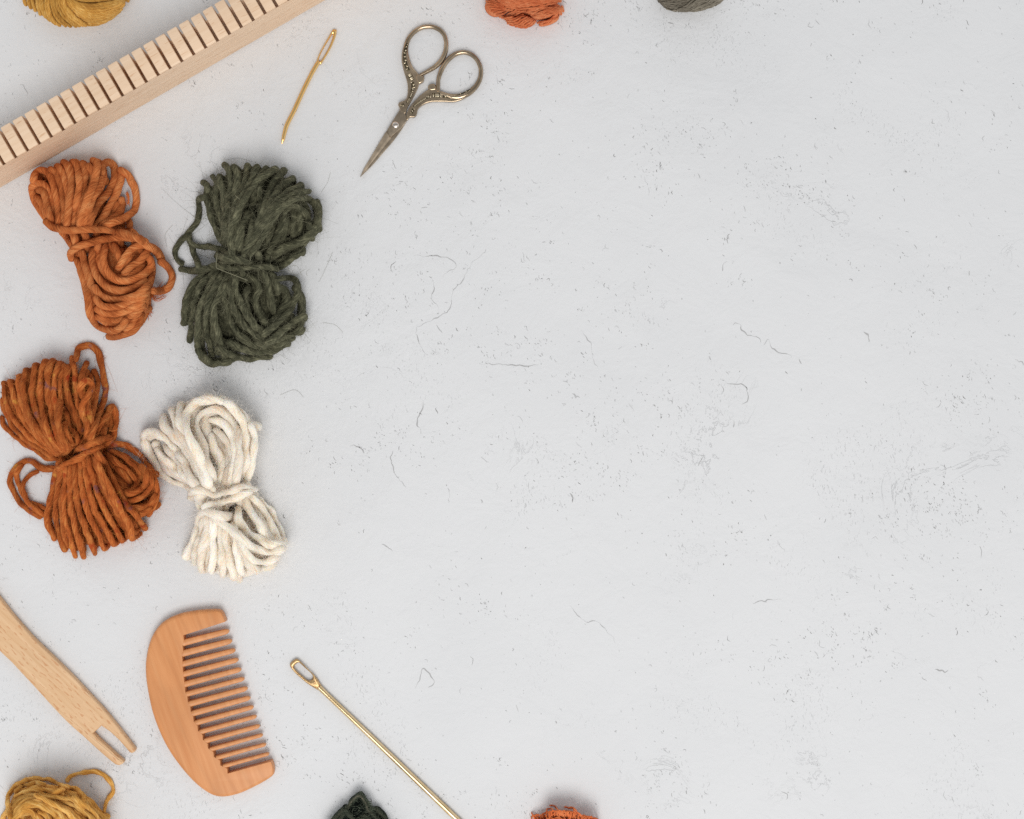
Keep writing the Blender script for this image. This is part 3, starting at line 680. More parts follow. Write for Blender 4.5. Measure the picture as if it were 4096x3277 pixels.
# --- rust brown wool -----------------------------------------------------
k5 = crop(0, 1350, 1.854)
RU = [
 ('ot', [(0, 560), (30, 650), (100, 730), (220, 810), (340, 885), (430, 900)]), ('ot', [(5, 430), (40, 560), (120, 690), (240, 790), (390, 880)]),
 ('ot', [(25, 320), (35, 450), (85, 580), (170, 690), (280, 780), (410, 870)]), ('ot', [(65, 310), (105, 440), (150, 560), (220, 670), (310, 760), (430, 865)]),
 ('ot', [(140, 270), (145, 420), (175, 540), (230, 650), (320, 760), (440, 860)]), ('ot', [(190, 225), (170, 360), (190, 520), (240, 640), (340, 750), (450, 855)]),
 ('ot', [(270, 195), (245, 300), (240, 420), (265, 540), (320, 650), (380, 760), (460, 850)]), ('ot', [(345, 165), (310, 260), (300, 380), (310, 520), (335, 650), (390, 760), (470, 845)]),
 ('ot', [(395, 155), (355, 260), (352, 400), (372, 510), (395, 620), (430, 740), (490, 840)]), ('ot', [(440, 175), (410, 270), (395, 380), (410, 500), (430, 620), (460, 740), (510, 830)]),
 ('ot', [(470, 190), (445, 330), (450, 450), (435, 600), (450, 720), (500, 830)]), ('ot', [(505, 210), (492, 330), (512, 450), (552, 560), (590, 680), (560, 800)]),
 ('tt', [(490, 540), (520, 660), (570, 740), (590, 800)]), ('ot', [(525, 130), (550, 250), (560, 380), (582, 500), (635, 600), (648, 700), (600, 790)]),
 ('tt', [(480, 640), (500, 720), (540, 800)]), ('tt', [(690, 230), (722, 330), (712, 440), (690, 560), (670, 680), (640, 780)]), ('ot', [(655, 170), (612, 250), (600, 330), (620, 430), (660, 540), (680, 640), (660, 760)]),
 ('tt', [(585, 400), (605, 340), (645, 318), (682, 355), (660, 420), (615, 480), (612, 560), (650, 640), (645, 740)]),
 ('tt', [(830, 500), (855, 580), (852, 690), (825, 790)]), ('tt', [(825, 510), (790, 600), (760, 690), (735, 760)]), ('tt', [(800, 560), (750, 640), (715, 720), (690, 790)]),
 ('ttf', [(560, 190), (565, 130), (600, 75), (655, 55), (712, 90), (742, 170), (765, 280), (785, 380), (765, 480), (722, 600), (690, 700), (660, 780)]),
 # left loops
 ('ttf', [(420, 975), (310, 965), (220, 918), (140, 945), (88, 1020), (82, 1100), (130, 1200), (200, 1275), (320, 1335)]),
 ('ttf.85', [(160, 935), (125, 1020), (150, 1120), (195, 1200), (260, 1235), (350, 1275)]), ('ttf.85', [(290, 985), (205, 1040), (172, 1110), (190, 1190), (250, 1265), (340, 1320)]),
 # lower lobe
 ('to', [(800, 790), (930, 800), (1015, 860), (1085, 930), (1135, 1000), (1195, 1030)]), ('tt', [(790, 820), (900, 880), (985, 940), (1050, 1020)]), ('tt', [(780, 850), (870, 930), (950, 990), (1010, 1060)]),
 ('to', [(1040, 950), (1110, 1040), (1150, 1130), (1140, 1230), (1090, 1330)]), ('to', [(1090, 970), (1150, 1080), (1165, 1170), (1130, 1280)]),
 ('tt', [(930, 1270), (1030, 1265), (1110, 1235), (1155, 1160)]), ('tt', [(920, 1210), (1000, 1210), (1080, 1165), (1125, 1090), (1110, 1010)]), ('tt', [(930, 1150), (1000, 1150), (1065, 1100), (1085, 1030), (1040, 950)]),
 ('tt', [(980, 1320), (1060, 1300), (1130, 1260)]),
 ('to', [(430, 950), (400, 1080), (375, 1190), (350, 1300), (355, 1400), (410, 1510)]), ('to', [(455, 950), (435, 1100), (415, 1230), (420, 1360), (440, 1480), (500, 1610)]),
 ('to', [(490, 940), (482, 1100), (472, 1240), (490, 1380), (530, 1510), (560, 1650)]), ('to', [(520, 930), (522, 1090), (522, 1230), (550, 1370), (590, 1500), (630, 1655)]),
 ('to', [(550, 920), (560, 1080), (572, 1220), (610, 1350), (660, 1480), (715, 1625)]), ('to', [(590, 900), (602, 1050), (622, 1180), (662, 1320), (720, 1440), (780, 1580)]),
 ('to', [(625, 890), (642, 1030), (670, 1170), (715, 1300), (780, 1420), (855, 1545)]), ('to', [(655, 880), (680, 1020), (725, 1160), (785, 1290), (850, 1400), (915, 1520)]),
 ('to', [(690, 870), (740, 1000), (790, 1130), (850, 1260), (920, 1370), (1000, 1470)]), ('to', [(705, 880), (760, 1010), (830, 1150), (900, 1290), (960, 1400), (985, 1510)]),
 ('to', [(710, 850), (790, 960), (850, 1080), (915, 1200), (1000, 1310), (1100, 1450)]),
 ('tt', [(420, 945), (490, 885), (590, 825), (690, 785), (815, 735)]), ('tt', [(430, 975), (540, 912), (650, 852), (765, 795), (830, 750)]),
]
RU = [(e, k5(p)) for e, p in RU]
rust_m = yarn_mat('rust_wool', lin(122, 56, 24), lin(180, 94, 44), lin(216, 140, 76), fib=0.0010, stretch=7, sheen=0.25, bump=1.0, slub=120,
                  flecks=[(lin(112, 78, 92), 95.0, 0.65), (lin(208, 146, 66), 130.0, 0.66), (lin(160, 48, 20), 110.0, 0.65)])
rust_f = fuzz_mat('rust_fibre', lin(206, 124, 62))
def rust_x(fz, rr):
    hair(fz, k5([(810, 690), (835, 695), (860, 688), (875, 682)]), 0.02, 0.00016)
bundle('yarn_bundle', 'rust brown wool bundle tied in a bow shape with loops sticking out at its left', 'yarn', (310, 1810), RU, 0.00190, rust_m, rust_f,
       [(220, 1610, 195, 160, 25, 0.017), (400, 2010, 190, 190, 40, 0.017)], 0.036, 3600, 0.0026, 0.00006, twist=230, lobes=2, amp=0.06, fill=1, jit=0.12, seed=13, extra=rust_x, lump=0.11, thin=0.85)

# --- cream roving wool ---------------------------------------------------
k6 = crop(540, 1550, 2.15625)
CR = [
 ('tt', [(180, 520), (240, 600), (320, 670), (400, 760)]), ('ot', [(60, 430), (100, 520), (160, 640), (230, 740), (320, 805), (420, 845), (520, 890)]),
 ('ot', [(45, 450), (100, 402), (185, 400), (270, 450), (360, 540), (430, 610), (490, 720), (530, 840)]), ('ot', [(245, 230), (265, 330), (320, 410), (400, 480), (470, 580), (530, 720), (570, 850)]),
 ('tt', [(380, 620), (400, 720), (470, 800), (560, 870)]), ('tt', [(360, 560), (430, 660), (480, 780), (540, 870)]),
 ('ot', [(320, 160), (335, 290), (385, 410), (455, 510), (520, 620), (565, 740), (610, 880)]), ('ot', [(400, 120), (385, 230), (410, 350), (480, 470), (540, 590), (590, 720), (630, 870)]),
 ('to', [(940, 800), (985, 640), (1000, 500), (985, 350), (930, 235), (840, 145), (720, 85)]), ('to', [(960, 820), (1010, 660), (1035, 520), (1025, 400), (985, 290)]),
 ('tt', [(640, 870), (600, 710), (540, 580), (480, 450), (445, 330), (455, 210), (540, 125), (680, 108), (800, 150), (880, 225), (932, 330), (952, 480), (955, 620), (925, 800)]),
 ('ot', [(560, 75), (640, 95), (760, 120)]), ('tt', [(650, 400), (690, 540), (735, 640), (745, 760), (740, 860)]), ('tt', [(680, 360), (760, 430), (825, 540), (838, 640), (800, 750), (775, 860)]),
 ('tt', [(630, 280), (720, 300), (800, 350), (850, 450), (860, 600), (840, 760), (830, 850)]),
 ('tt', [(720, 900), (670, 760), (620, 620), (570, 470), (535, 340), (568, 235), (660, 190), (760, 210), (840, 290), (882, 400), (895, 520), (890, 640), (865, 820)]),
 # waist
 ('tt', [(560, 850), (580, 950), (600, 1060)]), ('tt', [(660, 860), (680, 960), (690, 1060)]), ('tt', [(760, 850), (780, 950), (790, 1060)]), ('tt', [(860, 830), (890, 940), (910, 1050)]), ('tt', [(940, 820), (970, 900), (1000, 1000)]),
 # lower lobe
 ('to', [(580, 1080), (530, 1220), (490, 1330), (450, 1430), (430, 1520)]), ('to', [(610, 1090), (580, 1230), (540, 1350), (505, 1460), (500, 1560)]), ('to', [(640, 1090), (630, 1250), (595, 1380), (570, 1500), (590, 1610)]),
 ('to', [(1060, 950), (1170, 1060), (1240, 1180), (1290, 1330)]), ('to', [(1000, 940), (1090, 1030), (1160, 1150), (1215, 1260), (1260, 1390)]), ('to', [(940, 950), (1000, 1080), (1065, 1180), (1110, 1270), (1180, 1360), (1230, 1450)]),
 ('to', [(680, 1090), (670, 1280), (680, 1420), (660, 1560), (680, 1610)]), ('to', [(760, 1130), (790, 1320), (805, 1450), (840, 1570), (860, 1660)]), ('to', [(720, 1120), (738, 1300), (742, 1440), (755, 1560), (760, 1650)]),
 ('to', [(850, 1150), (875, 1300), (890, 1450), (910, 1540), (950, 1620)]), ('to', [(950, 1450), (1020, 1550), (1120, 1560), (1200, 1500)]), ('to', [(880, 1250), (920, 1400), (980, 1500), (1060, 1600)]),
 ('to', [(920, 1300), (965, 1430), (1035, 1495), (1130, 1510), (1230, 1450)]), ('to', [(880, 1030), (900, 1150), (972, 1240), (1070, 1310), (1180, 1365), (1310, 1350)]),
 ('to', [(630, 1070), (720, 1160), (830, 1230), (930, 1310), (1020, 1385), (1150, 1420), (1290, 1390)]),
 ('tt', [(560, 1100), (590, 1070), (650, 1080), (740, 1120), (840, 1120)]),
 ('tt', [(460, 910), (550, 890), (680, 930), (820, 900), (940, 860), (1050, 885)]), ('tt', [(590, 1050), (640, 1015), (710, 1010), (800, 980), (900, 930), (1000, 905)]),
]
CR = [(e, k6(p)) for e, p in CR]
cream_m = yarn_mat('cream_wool', lin(244, 212, 180), lin(253, 241, 223), lin(255, 250, 243), fib=0.0012, stretch=8, sheen=0.4, bump=0.9, slub=140)
cb = cream_m.node_tree.nodes['Principled BSDF']; cb.inputs['Subsurface Weight'].default_value = 0.3; cb.inputs['Subsurface Radius'].default_value = (1.0, 0.6, 0.35); cb.inputs['Subsurface Scale'].default_value = 0.004
cream_f = fuzz_mat('cream_fibre', lin(254, 247, 236))
bundle('yarn_bundle', 'cream white soft wool bundle wrapped around its middle, above the comb', 'yarn', (860, 1970), CR, 0.00245, cream_m, cream_f,
       [(830, 1750, 180, 190, 60, 0.016), (930, 2170, 180, 150, 20, 0.016)], 0.037, 5500, 0.0036, 0.00005, twist=170, lobes=2, amp=0.05, fill=1, jit=0.12, seed=14, fuzz_out=1.4, lump=0.16, thin=0.86)

# ------------------------------------------------------------------ hanks seen at the edges
def sheaf(keys, n, rr, jit=0.25):
    """n strands interpolated between key curves"""
    m = 24; ks = []
    for kk in keys:
        c = catmull(kk, 4.0); t = np.linspace(0, len(c) - 1, m); i = np.arange(len(c))
        ks.append(np.stack([np.interp(t, i, c[:, 0]), np.interp(t, i, c[:, 1])], 1))
    ks = np.stack(ks); out = []
    for q in range(n):
        f = np.clip((q + rr.normal() * jit * 0.5) / max(1, n - 1), 0, 1) * (len(ks) - 1)
        a = min(int(f), len(ks) - 2); u = f - a
        out.append((ks[a] * (1 - u) + ks[a + 1] * u)[::3])
    return out

def hank(name, label, centre, families, r, mat, fmat, domes, cap, seed, merge, fuzz_n=600, fuzz_len=0.002, fuzz_r=0.00003, twist=700, lobes=3, amp=0.1, sides=8, jit=0.12, squash=0.75, group=None, sm=2.5, cat='yarn', part='twist'):
    rr = np.random.default_rng(seed)
    paths = [(e, sheaf(keys, n, rr)) for e, keys, n in families]
    allp = np.vstack([p for e, ps in paths for p in ps])
    st = Stack(allp, cell=3.0)
    for d in domes: st.dome(*d)
    o = P(*centre); t = thing(name, label, cat, o, group)
    core_mesh(domes, mat, t, o, 0.93)
    fz = Acc()
    for e, ps in paths:
        acc = Acc()
        for p in ps:
            C = lay(st, p, r, e[:2], squash=squash, cap=None, jit=jit, rr=rr, sm=sm, stamp=False)
            R = r * (1 + 0.07 * snoise(len(C), 6, rr))
            V, F, A = tube(C, R, sides, twist, lobes, amp, ph=rr.uniform(0, 6), floor=0.0003)
            if merge: acc.add(V, F, A + rr.uniform(0, 1, 3) * 0.2)
            else: mesh_obj('strand', V, F, mat, t, o, attr=A)
            fuzz(fz, C, R, max(2, int(fuzz_n * np.linalg.norm(np.diff(C, axis=0), axis=1).sum())), fuzz_len, fuzz_r, rr)
        for q in st.later: st.stamp(*q)
        st.later = []
        if merge: acc.build(part, mat, t, o, kind='stuff')
    fz.build('loose_fibres', fmat, t, o, kind='stuff')
    return t, st

def mirror(keys, c): return [[(2 * c[0] - x, 2 * c[1] - y) for x, y in k] for k in keys]
# golden hank, top left
kg = crop(60, 0, 4.312)
g1 = [[(150, -400), (130, -150), (170, 40), (225, 150)], [(400, -420), (380, -150), (400, 60), (440, 200), (500, 345)], [(650, -430), (600, -150), (560, 80), (580, 250), (680, 400), (840, 500)],
      [(820, -380), (720, -100), (720, 80), (800, 250), (950, 400), (1150, 515)], [(900, -300), (830, -60), (860, 60), (960, 220), (1120, 370), (1320, 490)]]
g2 = [[(840, -180), (1100, -80), (1400, -60), (1700, -120), (1980, -260)], [(850, -40), (1100, 90), (1400, 120), (1700, 70), (2000, -60)], [(880, 40), (1100, 200), (1400, 245), (1700, 170), (1985, 10)],
      [(950, 180), (1150, 300), (1400, 335), (1650, 260), (1930, 100)], [(1050, 330), (1200, 420), (1400, 425), (1600, 340), (1850, 170)]]
mc = (1050, -180)
g1w = [kg(k) for k in g1]; g2w = [kg(k) for k in g2]; g1m = [kg(k) for k in mirror(g1, mc)]; g2m = [kg(k) for k in mirror(g2, mc)]
gold_m = yarn_mat('golden_wool', lin(136, 84, 30), lin(200, 148, 70), lin(232, 194, 120), fib=0.0005, stretch=12, sheen=0.25, bump=0.6, slub=60)
gold_f = fuzz_mat('golden_fibre', lin(215, 170, 100))
gc = kg([mc])[0]
hank('yarn_hank', 'golden yellow wool hank cut off by the photo top edge, above the slotted wooden bar', kg([(1050, -180)])[0],
     [('nt', g2m, 12), ('nn', g1m, 13), ('tn', g2w, 12), ('nn', g1w, 14)], 0.00100, gold_m, gold_f,
     [(gc[0], gc[1], 212, 155, 0, 0.024)], 0.033, 21, False, fuzz_n=300, fuzz_len=0.0015, sides=10, jit=0.1)
# orange hank, top middle
ko = crop(1920, 0, 5.674)
fam = [[[(1290, 510), (1400, 500), (1520, 480), (1640, 440)], [(1480, 585), (1600, 520), (1680, 400), (1750, 280)], [(1700, 480), (1780, 370), (1820, 280), (1800, 190)], [(1890, 290), (1895, 220), (1860, 160), (1830, 120)]],
       [[(540, 430), (700, 440), (860, 370), (1010, 325)], [(620, 530), (820, 530), (980, 430), (1130, 365)], [(760, 600), (950, 590), (1120, 480), (1230, 400)], [(900, 630), (1100, 605), (1240, 530), (1300, 440)]],
       [[(1040, 270), (1200, 200), (1350, 165), (1520, 160)], [(1110, 320), (1280, 280), (1450, 215), (1700, 175)], [(1160, 360), (1400, 335), (1620, 260), (1850, 130)], [(1230, 400), (1500, 385), (1720, 290), (1900, 120)]],
       [[(110, -40), (280, 20), (430, 70), (580, 160)], [(150, 110), (330, 130), (480, 150), (620, 190)], [(240, 270), (390, 230), (530, 200), (660, 195)], [(400, 385), (560, 320), (680, 250), (820, 210)], [(540, 430), (720, 385), (880, 300), (1040, 215)]],
       [[(150, -260), (600, -180), (1100, -220), (1850, -330)], [(250, -80), (650, -40), (1150, -110), (1950, -220)], [(400, 20), (750, 80), (1200, 30), (2000, -110)], [(570, 150), (850, 200), (1300, 160), (1960, 0)]]]
fam = [[ko(k) for k in f] for f in fam]
oc = ko([(1050, -180)])[0]
orw_m = yarn_mat('orange_wool', lin(160, 66, 32), lin(216, 118, 74), lin(238, 166, 120), fib=0.0005, stretch=12, sheen=0.25, bump=0.7, slub=70)
orw_f = fuzz_mat('orange_wool_fibre', lin(220, 140, 90))
fm = [[[(2 * oc[0] - x, 2 * oc[1] - y) for x, y in k] for k in f] for f in fam[1:4]]
hank('yarn_hank', 'coral orange twisted hank cut off by the photo top edge, right of the scissors', (oc[0], oc[1]),
     [('nn', f, 12) for f in fm] + [('nt', fam[0], 9), ('nt', fam[1], 8), ('tt', fam[2], 8), ('nt', fam[3], 11), ('nn', fam[4], 13)], 0.00056, orw_m, orw_f,
     [(oc[0], oc[1], 155, 100, 0, 0.026), *[(ko([c])[0] + d) for c, d in (((350, 170), (46, 42, 20, 0.017)), ((920, 460), (62, 24, -5, 0.014)), ((1500, 270), (66, 30, -20, 0.018)), ((1560, 500), (46, 14, -20, 0.010)))]], 0.034, 22, True, fuzz_n=300, fuzz_len=0.0013, fuzz_r=0.00003, sides=8, jit=0.2)
# grey hank, top
kr = crop(2600, 0, 6.7375)
gl = [[(160, -120), (600, -60), (900, -90), (1300, -200)], [(200, 10), (550, 50), (850, 20), (1200, -90)], [(280, 90), (530, 130), (820, 100), (1130, -10)], [(360, 180), (600, 225), (850, 185), (1090, 60)]]
gr_ = [[(430, 235), (700, 270), (950, 170), (1150, 20), (1400, -180)], [(560, 285), (850, 270), (1100, 150), (1350, 20), (1600, -150)], [(700, 315), (950, 285), (1250, 140), (1500, 10), (1750, -150)], [(1000, 305), (1250, 270), (1550, 150), (1800, 20), (1950, -100)], [(1180, 300), (1400, 275), (1700, 170), (1900, 60), (2060, -100)]]
gl = [kr(k) for k in gl]; gr_ = [kr(k) for k in gr_]; rc = kr([(1080, -250)])[0]
grey_m = yarn_mat('grey_wool', lin(72, 66, 56), lin(122, 115, 102), lin(166, 158, 142), fib=0.0005, stretch=12, sheen=0.2, bump=0.7, slub=60)
grey_f = fuzz_mat('grey_fibre', lin(150, 142, 126))
gm_ = [[(2 * rc[0] - x, 2 * rc[1] - y) for x, y in k] for k in gr_]; gm2 = [[(2 * rc[0] - x, 2 * rc[1] - y) for x, y in k] for k in gl]
hank('yarn_hank', 'warm grey wool hank barely showing at the photo top edge', (rc[0], rc[1]),
     [('nn', gm2, 9), ('nn', gm_, 11), ('nt', gl, 8), ('nn', gr_, 11)], 0.00052, grey_m, grey_f,
     [(rc[0], rc[1], 138, 82, 0, 0.022)], 0.03, 23, True, fuzz_n=300, fuzz_len=0.001, sides=8, jit=0.2)

# golden roving bundle, bottom left
kb = crop(0, 3040, 4.312)
b1 = [[(180, 900), (250, 680), (420, 480), (760, 470), (1150, 500), (1400, 550), (1560, 740), (1850, 960), (2000, 1200)], [(190, 1000), (280, 800), (480, 640), (760, 640), (1050, 700), (1300, 800), (1500, 950), (1700, 1120), (1800, 1300)],
      [(240, 1150), (300, 980), (420, 820), (650, 800), (850, 880), (1000, 1000), (1150, 1150), (1300, 1320), (1400, 1450)]]
mb = (960, 1330)
rrb = np.random.default_rng(31)
GB = [('oo', list(map(tuple, p))) for p in sheaf([kb(k) for k in mirror(b1, mb)], 10, rrb)] + [('oo', list(map(tuple, p))) for p in sheaf([kb(k) for k in b1], 11, rrb)]
GB += [(e, kb(p)) for e, p in (
 ('tt', [(60, 1400), (50, 1100), (90, 930), (200, 760)]), ('tt', [(500, 850), (700, 900), (850, 1010), (980, 1200)]), ('tt', [(330, 1000), (420, 880), (560, 900), (700, 1050), (780, 1250)]),
 ('tt', [(260, 560), (420, 450), (600, 410), (800, 440)]), ('tt', [(250, 640), (450, 540), (700, 520), (950, 560), (1100, 620)]),
 ('tt', [(900, 600), (1150, 480), (1330, 510), (1440, 620), (1420, 740)]), ('tt', [(700, 640), (1000, 650), (1250, 700), (1450, 850)]), ('tt', [(1250, 640), (1480, 800), (1650, 950), (1800, 1150)]), ('tt', [(600, 600), (900, 760), (1150, 900), (1350, 1100)]),
 ('ttf', [(190, 1100), (150, 900), (140, 720), (170, 560), (270, 440), (420, 365), (600, 325), (780, 325), (930, 370), (1060, 430), (1180, 470)]),
 ('ttf', [(1130, 380), (1220, 290), (1400, 230), (1560, 205), (1720, 215), (1850, 320), (1945, 430), (1945, 540), (1880, 650), (1825, 770), (1790, 900)]))]
goldr_m = yarn_mat('golden_roving', lin(160, 98, 34), lin(216, 158, 76), lin(242, 204, 132), fib=0.0008, stretch=14, sheen=0.3, bump=0.8, slub=110)
goldr_f = fuzz_mat('golden_roving_fibre', lin(214, 160, 84))
bc = kb([mb])[0]
bundle('yarn_bundle', 'golden yellow roving bundle with two loose loops in the bottom left corner', 'yarn', bc, GB, 0.00155, goldr_m, goldr_f,
       [(bc[0], bc[1] + 5, 185, 165, 20, 0.024)], 0.036, 2600, 0.003, 0.000035, twist=240, lobes=3, amp=0.12, fill=1, jit=0.14, seed=15, lump=0.14)

# frayed orange curly yarn, bottom
kf = crop(2080, 3180, 5.989); rrf = np.random.default_rng(41)
FR = []
for k in range(150):
    a = rrf.uniform(0, 6.28); d = math.sqrt(rrf.random()); c = np.array((1110 + 720 * d * math.cos(a), 1080 + 600 * d * math.sin(a)))
    R_ = rrf.uniform(70, 190); a0 = rrf.uniform(0, 6.28); sw = rrf.uniform(1.5, 4.0)
    FR.append(('tt', kf([(c[0] + R_ * math.cos(a0 + sw * t), c[1] + R_ * 0.75 * math.sin(a0 + sw * t)) for t in np.linspace(0, 1, 6)])))
for q in np.linspace(0, 1, 24):
    x = 330 + 1500 * q; yb = np.interp(x, [330, 560, 700, 900, 1200, 1460, 1850], [500, 450, 390, 360, 400, 480, 560])
    FR.append(('tt', kf([(x - 40, yb + 110), (x - 20 + rrf.normal() * 15, yb + 20), (x + 30, yb + 15 + rrf.normal() * 12), (x + 50, yb + 130)])))
FR += [('tnf', kf(p)) for p in ([(930, 420), (890, 330), (830, 270), (775, 242), (700, 252)], [(1330, 450), (1290, 340), (1240, 300), (1160, 300), (1050, 280)], [(350, 600), (320, 490), (275, 415)],
                                 [(1480, 520), (1420, 440), (1360, 395), (1290, 310)], [(640, 440), (640, 350), (700, 325), (770, 345), (780, 420)], [(330, 480), (400, 470), (480, 465), (520, 500)])]
fc = kf([(1110, 1080)])[0]
fr_m = yarn_mat('orange_curl', lin(176, 78, 36), lin(216, 112, 62), lin(236, 152, 100), fib=0.0004, stretch=8, sheen=0.2, bump=0.6)
bundle('yarn_bundle', 'bright orange frayed curly yarn peeking in at the photo bottom edge', 'yarn', fc, FR, 0.00050, fr_m, orw_f,
       [(fc[0], fc[1], 122, 96, 0, 0.010)], 0.016, 500, 0.0012, 0.00003, twist=900, lobes=2, amp=0.15, fill=1, jit=0.3, seed=16, sides=8, lump=0.12)

# ------------------------------------------------------------------ slotted wooden bar (heddle)
ang = math.radians(30.0)
beech_bar = wood_mat('pale_beech', lin(234, 206, 177), lin(222, 190, 158), lin(198, 152, 112), ang, 0.55, fl=(160, 1300), fth=0.66, bands=0.04, rough=0.55)
U = np.array([math.cos(ang), math.sin(ang)]); NV = np.array([0.5, -0.8660254])
BH, BW, A0 = 0.034, 0.0178, -0.2633
def barpt(u, a, z): return (U[0] * u + NV[0] * (A0 + a), U[1] * u + NV[1] * (A0 + a), z)
def bfloor(a): return BH - 0.0016 - 0.0145 * ((BW - a) / BW) ** 0.5
def extr(profile, us):
    """profile sections: list of (u, [(a,z)...])"""
    V = []; n = len(profile)
    for u, ins in us:
        pr = inset(np.array(profile), ins) if ins > 0 else profile
        V += [barpt(u, a, z) for a, z in pr]
    F = []
    for k in range(len(us) - 1):
        for i in range(n):
            j = (i + 1) % n; F.append((k * n + i, k * n + j, (k + 1) * n + j, (k + 1) * n + i))
    F.append(tuple(range(n - 1, -1, -1))); b = (len(us) - 1) * n; F.append(tuple(range(b, b + n)))
    return V, F
o = barpt(-0.07, BW / 2, 0)
bar = thing('heddle_bar', 'pale beech wood bar with a row of saw slots, lying across the top left corner', 'wooden bar', o)
rb = 0.0035; prof = [(0.0012, 0), (BW - rb, 0)] + [(BW - rb + rb * math.sin(t), rb - rb * math.cos(t)) for t in np.linspace(0.25, math.pi / 2, 6)]
prof += [(BW, bfloor(BW))] + [(a, bfloor(a)) for a in np.linspace(BW, 0, 9)[1:]] + [(0, 0.0012)]
u0, u1 = -0.305, 0.165
V, F = extr(prof, [(u0, 0), (u1, 0)]); mesh_obj('body', V, F, beech_bar, bar, o, sharp=35)
per, sw = 0.00722, 0.0016
first = -0.0660 - per * 33
ch = 0.0011
tp = [(0.00005, bfloor(0) - 0.0003)] + [(a, bfloor(a) - 0.0003) for a in np.linspace(0, BW, 7)[1:-1]] + [(BW - 0.00005, bfloor(BW) - 0.0003), (BW - 0.00005, BH - ch), (BW - 0.0003, BH - 0.0004), (BW - ch, BH), (ch, BH), (0.0003, BH - 0.0004), (0.00005, BH - ch)]
k = 0
while True:
    a_ = first + per * k + sw / 2; b_ = a_ + per - sw; k += 1
    if b_ > u1: break
    V, F = extr(tp, [(a_, 0.00025), (a_ + 0.00025, 0), (b_ - 0.00025, 0), (b_, 0.00025)])
    mesh_obj('tooth', V, F, beech_bar, bar, o, sharp=35)

# ------------------------------------------------------------------ stick shuttle
ks = crop(0, 2370, 1.8912)
sh_ang = math.radians(-43)
beech_sh = wood_mat('flecked_beech', lin(226, 190, 150), lin(208, 166, 122), lin(186, 120, 70), sh_ang, 0.5, fl=(240, 1000), fth=0.61, bands=0.05, rough=0.5)
zt = 0.0048
up = [(-420, -400), (-200, -180), (0, 40), (100, 168), (250, 338), (400, 482), (560, 640), (700, 790), (800, 898), (880, 995), (960, 1098), (1022, 1178)]
tipR = [(1027, 1190), (1018, 1206), (1000, 1214), (984, 1206)]
inn = [(940, 1155), (900, 1110), (835, 1050), (770, 1005), (708, 1062), (750, 1105), (800, 1150), (860, 1205), (900, 1240), (938, 1272)]
tipL = [(940, 1280), (930, 1294), (905, 1306), (880, 1300)]
lo = [(850, 1278), (760, 1202), (650, 1100), (520, 985), (400, 860), (280, 728), (150, 588), (60, 492), (0, 440), (-220, 200), (-440, -30)]
endL = [(-480, -90), (-500, -200), (-490, -330)]
def dens(p, st_): return [tuple(q) for q in catmull(p, st_)]
outl = dens(ks(up), 40) + ks(tipR) + ks(inn) + ks(tipL) + dens(ks(lo), 40) + ks(endL)
poly = ccw(Parr(outl, zt * 0.7)[:, :2])
o = P(220, 2740); t = thing('stick_shuttle', 'flat beech weaving shuttle with a notched forked end at the left edge', 'shuttle', o)
V, F = slab(poly, 0.0, zt, 0.0010, 0.0010); mesh_obj('blade', V, F, beech_sh, t, o, sharp=40)

# ------------------------------------------------------------------ comb
kc = crop(560, 2420, 2.2107)
comb_m = wood_mat('peach_wood', lin(214, 150, 98), lin(202, 134, 82), lin(178, 104, 58), math.radians(-70), 0.12, fl=(90, 900), fth=0.70, bands=0.10, rough=0.42, bandscale=34)
CT = 0.0066
back = [(764, 140), (752, 100), (735, 62), (712, 42), (680, 37), (600, 38), (480, 50), (370, 72), (270, 110), (190, 165), (120, 260), (80, 370), (58, 500), (60, 640), (85, 800), (120, 950), (170, 1090), (230, 1220), (310, 1350),
        (420, 1490), (520, 1590), (620, 1660), (700, 1688), (790, 1685), (900, 1655), (1020, 1600), (1120, 1545), (1180, 1500), (1192, 1465), (1185, 1420), (1172, 1388)]
sl = [(385, 270, 315), (378, 365, 410), (374, 460, 505), (378, 550, 595), (388, 640, 685), (398, 730, 775), (420, 815, 860), (446, 905, 945), (472, 990, 1030), (510, 1070, 1112), (553, 1148, 1190), (598, 1228, 1268), (650, 1300, 1343), (708, 1375, 1418), (772, 1448, 1490)]
tips = [(790, 228), (815, 315), (845, 398), (872, 482), (897, 567), (925, 650), (953, 735), (978, 818), (1005, 900), (1033, 983), (1062, 1067), (1088, 1147), (1117, 1230), (1145, 1313)]
zo = CT * 0.5
bk = catmull(kc(back), 12); bkw = Parr(bk, zo)[:, :2]
roots = []
for x, y0, y1 in reversed(sl): roots += kc([(x + 4, y1), (x, y0)])
rt = Parr([kc([(1158, 1384)])[0]] + roots + [kc([(752, 152)])[0]], CT)[:, :2]
poly = np.vstack([bkw, rt]); free = np.concatenate([np.ones(len(bkw)), np.full(len(rt), 0.06)]); q_ = np.arange(len(bkw)); free[:len(bkw)] = np.clip(np.minimum(q_, len(bkw) - 1 - q_) / 9.0, 0.06, 1)
a2 = np.sum(poly[:, 0] * np.roll(poly[:, 1], -1) - np.roll(poly[:, 0], -1) * poly[:, 1])
if a2 < 0: poly = poly[::-1]; free = free[::-1]
o = P(840, 2810); comb = thing('wooden_comb', 'half-moon comb of smooth reddish wood lying left of the long brass needle', 'comb', o)
V, F = slab(poly, 0.0, CT, 0.0024, 0.0024, free=free, steps=5); mesh_obj('comb_back', V, F, comb_m, comb, o, sharp=40)
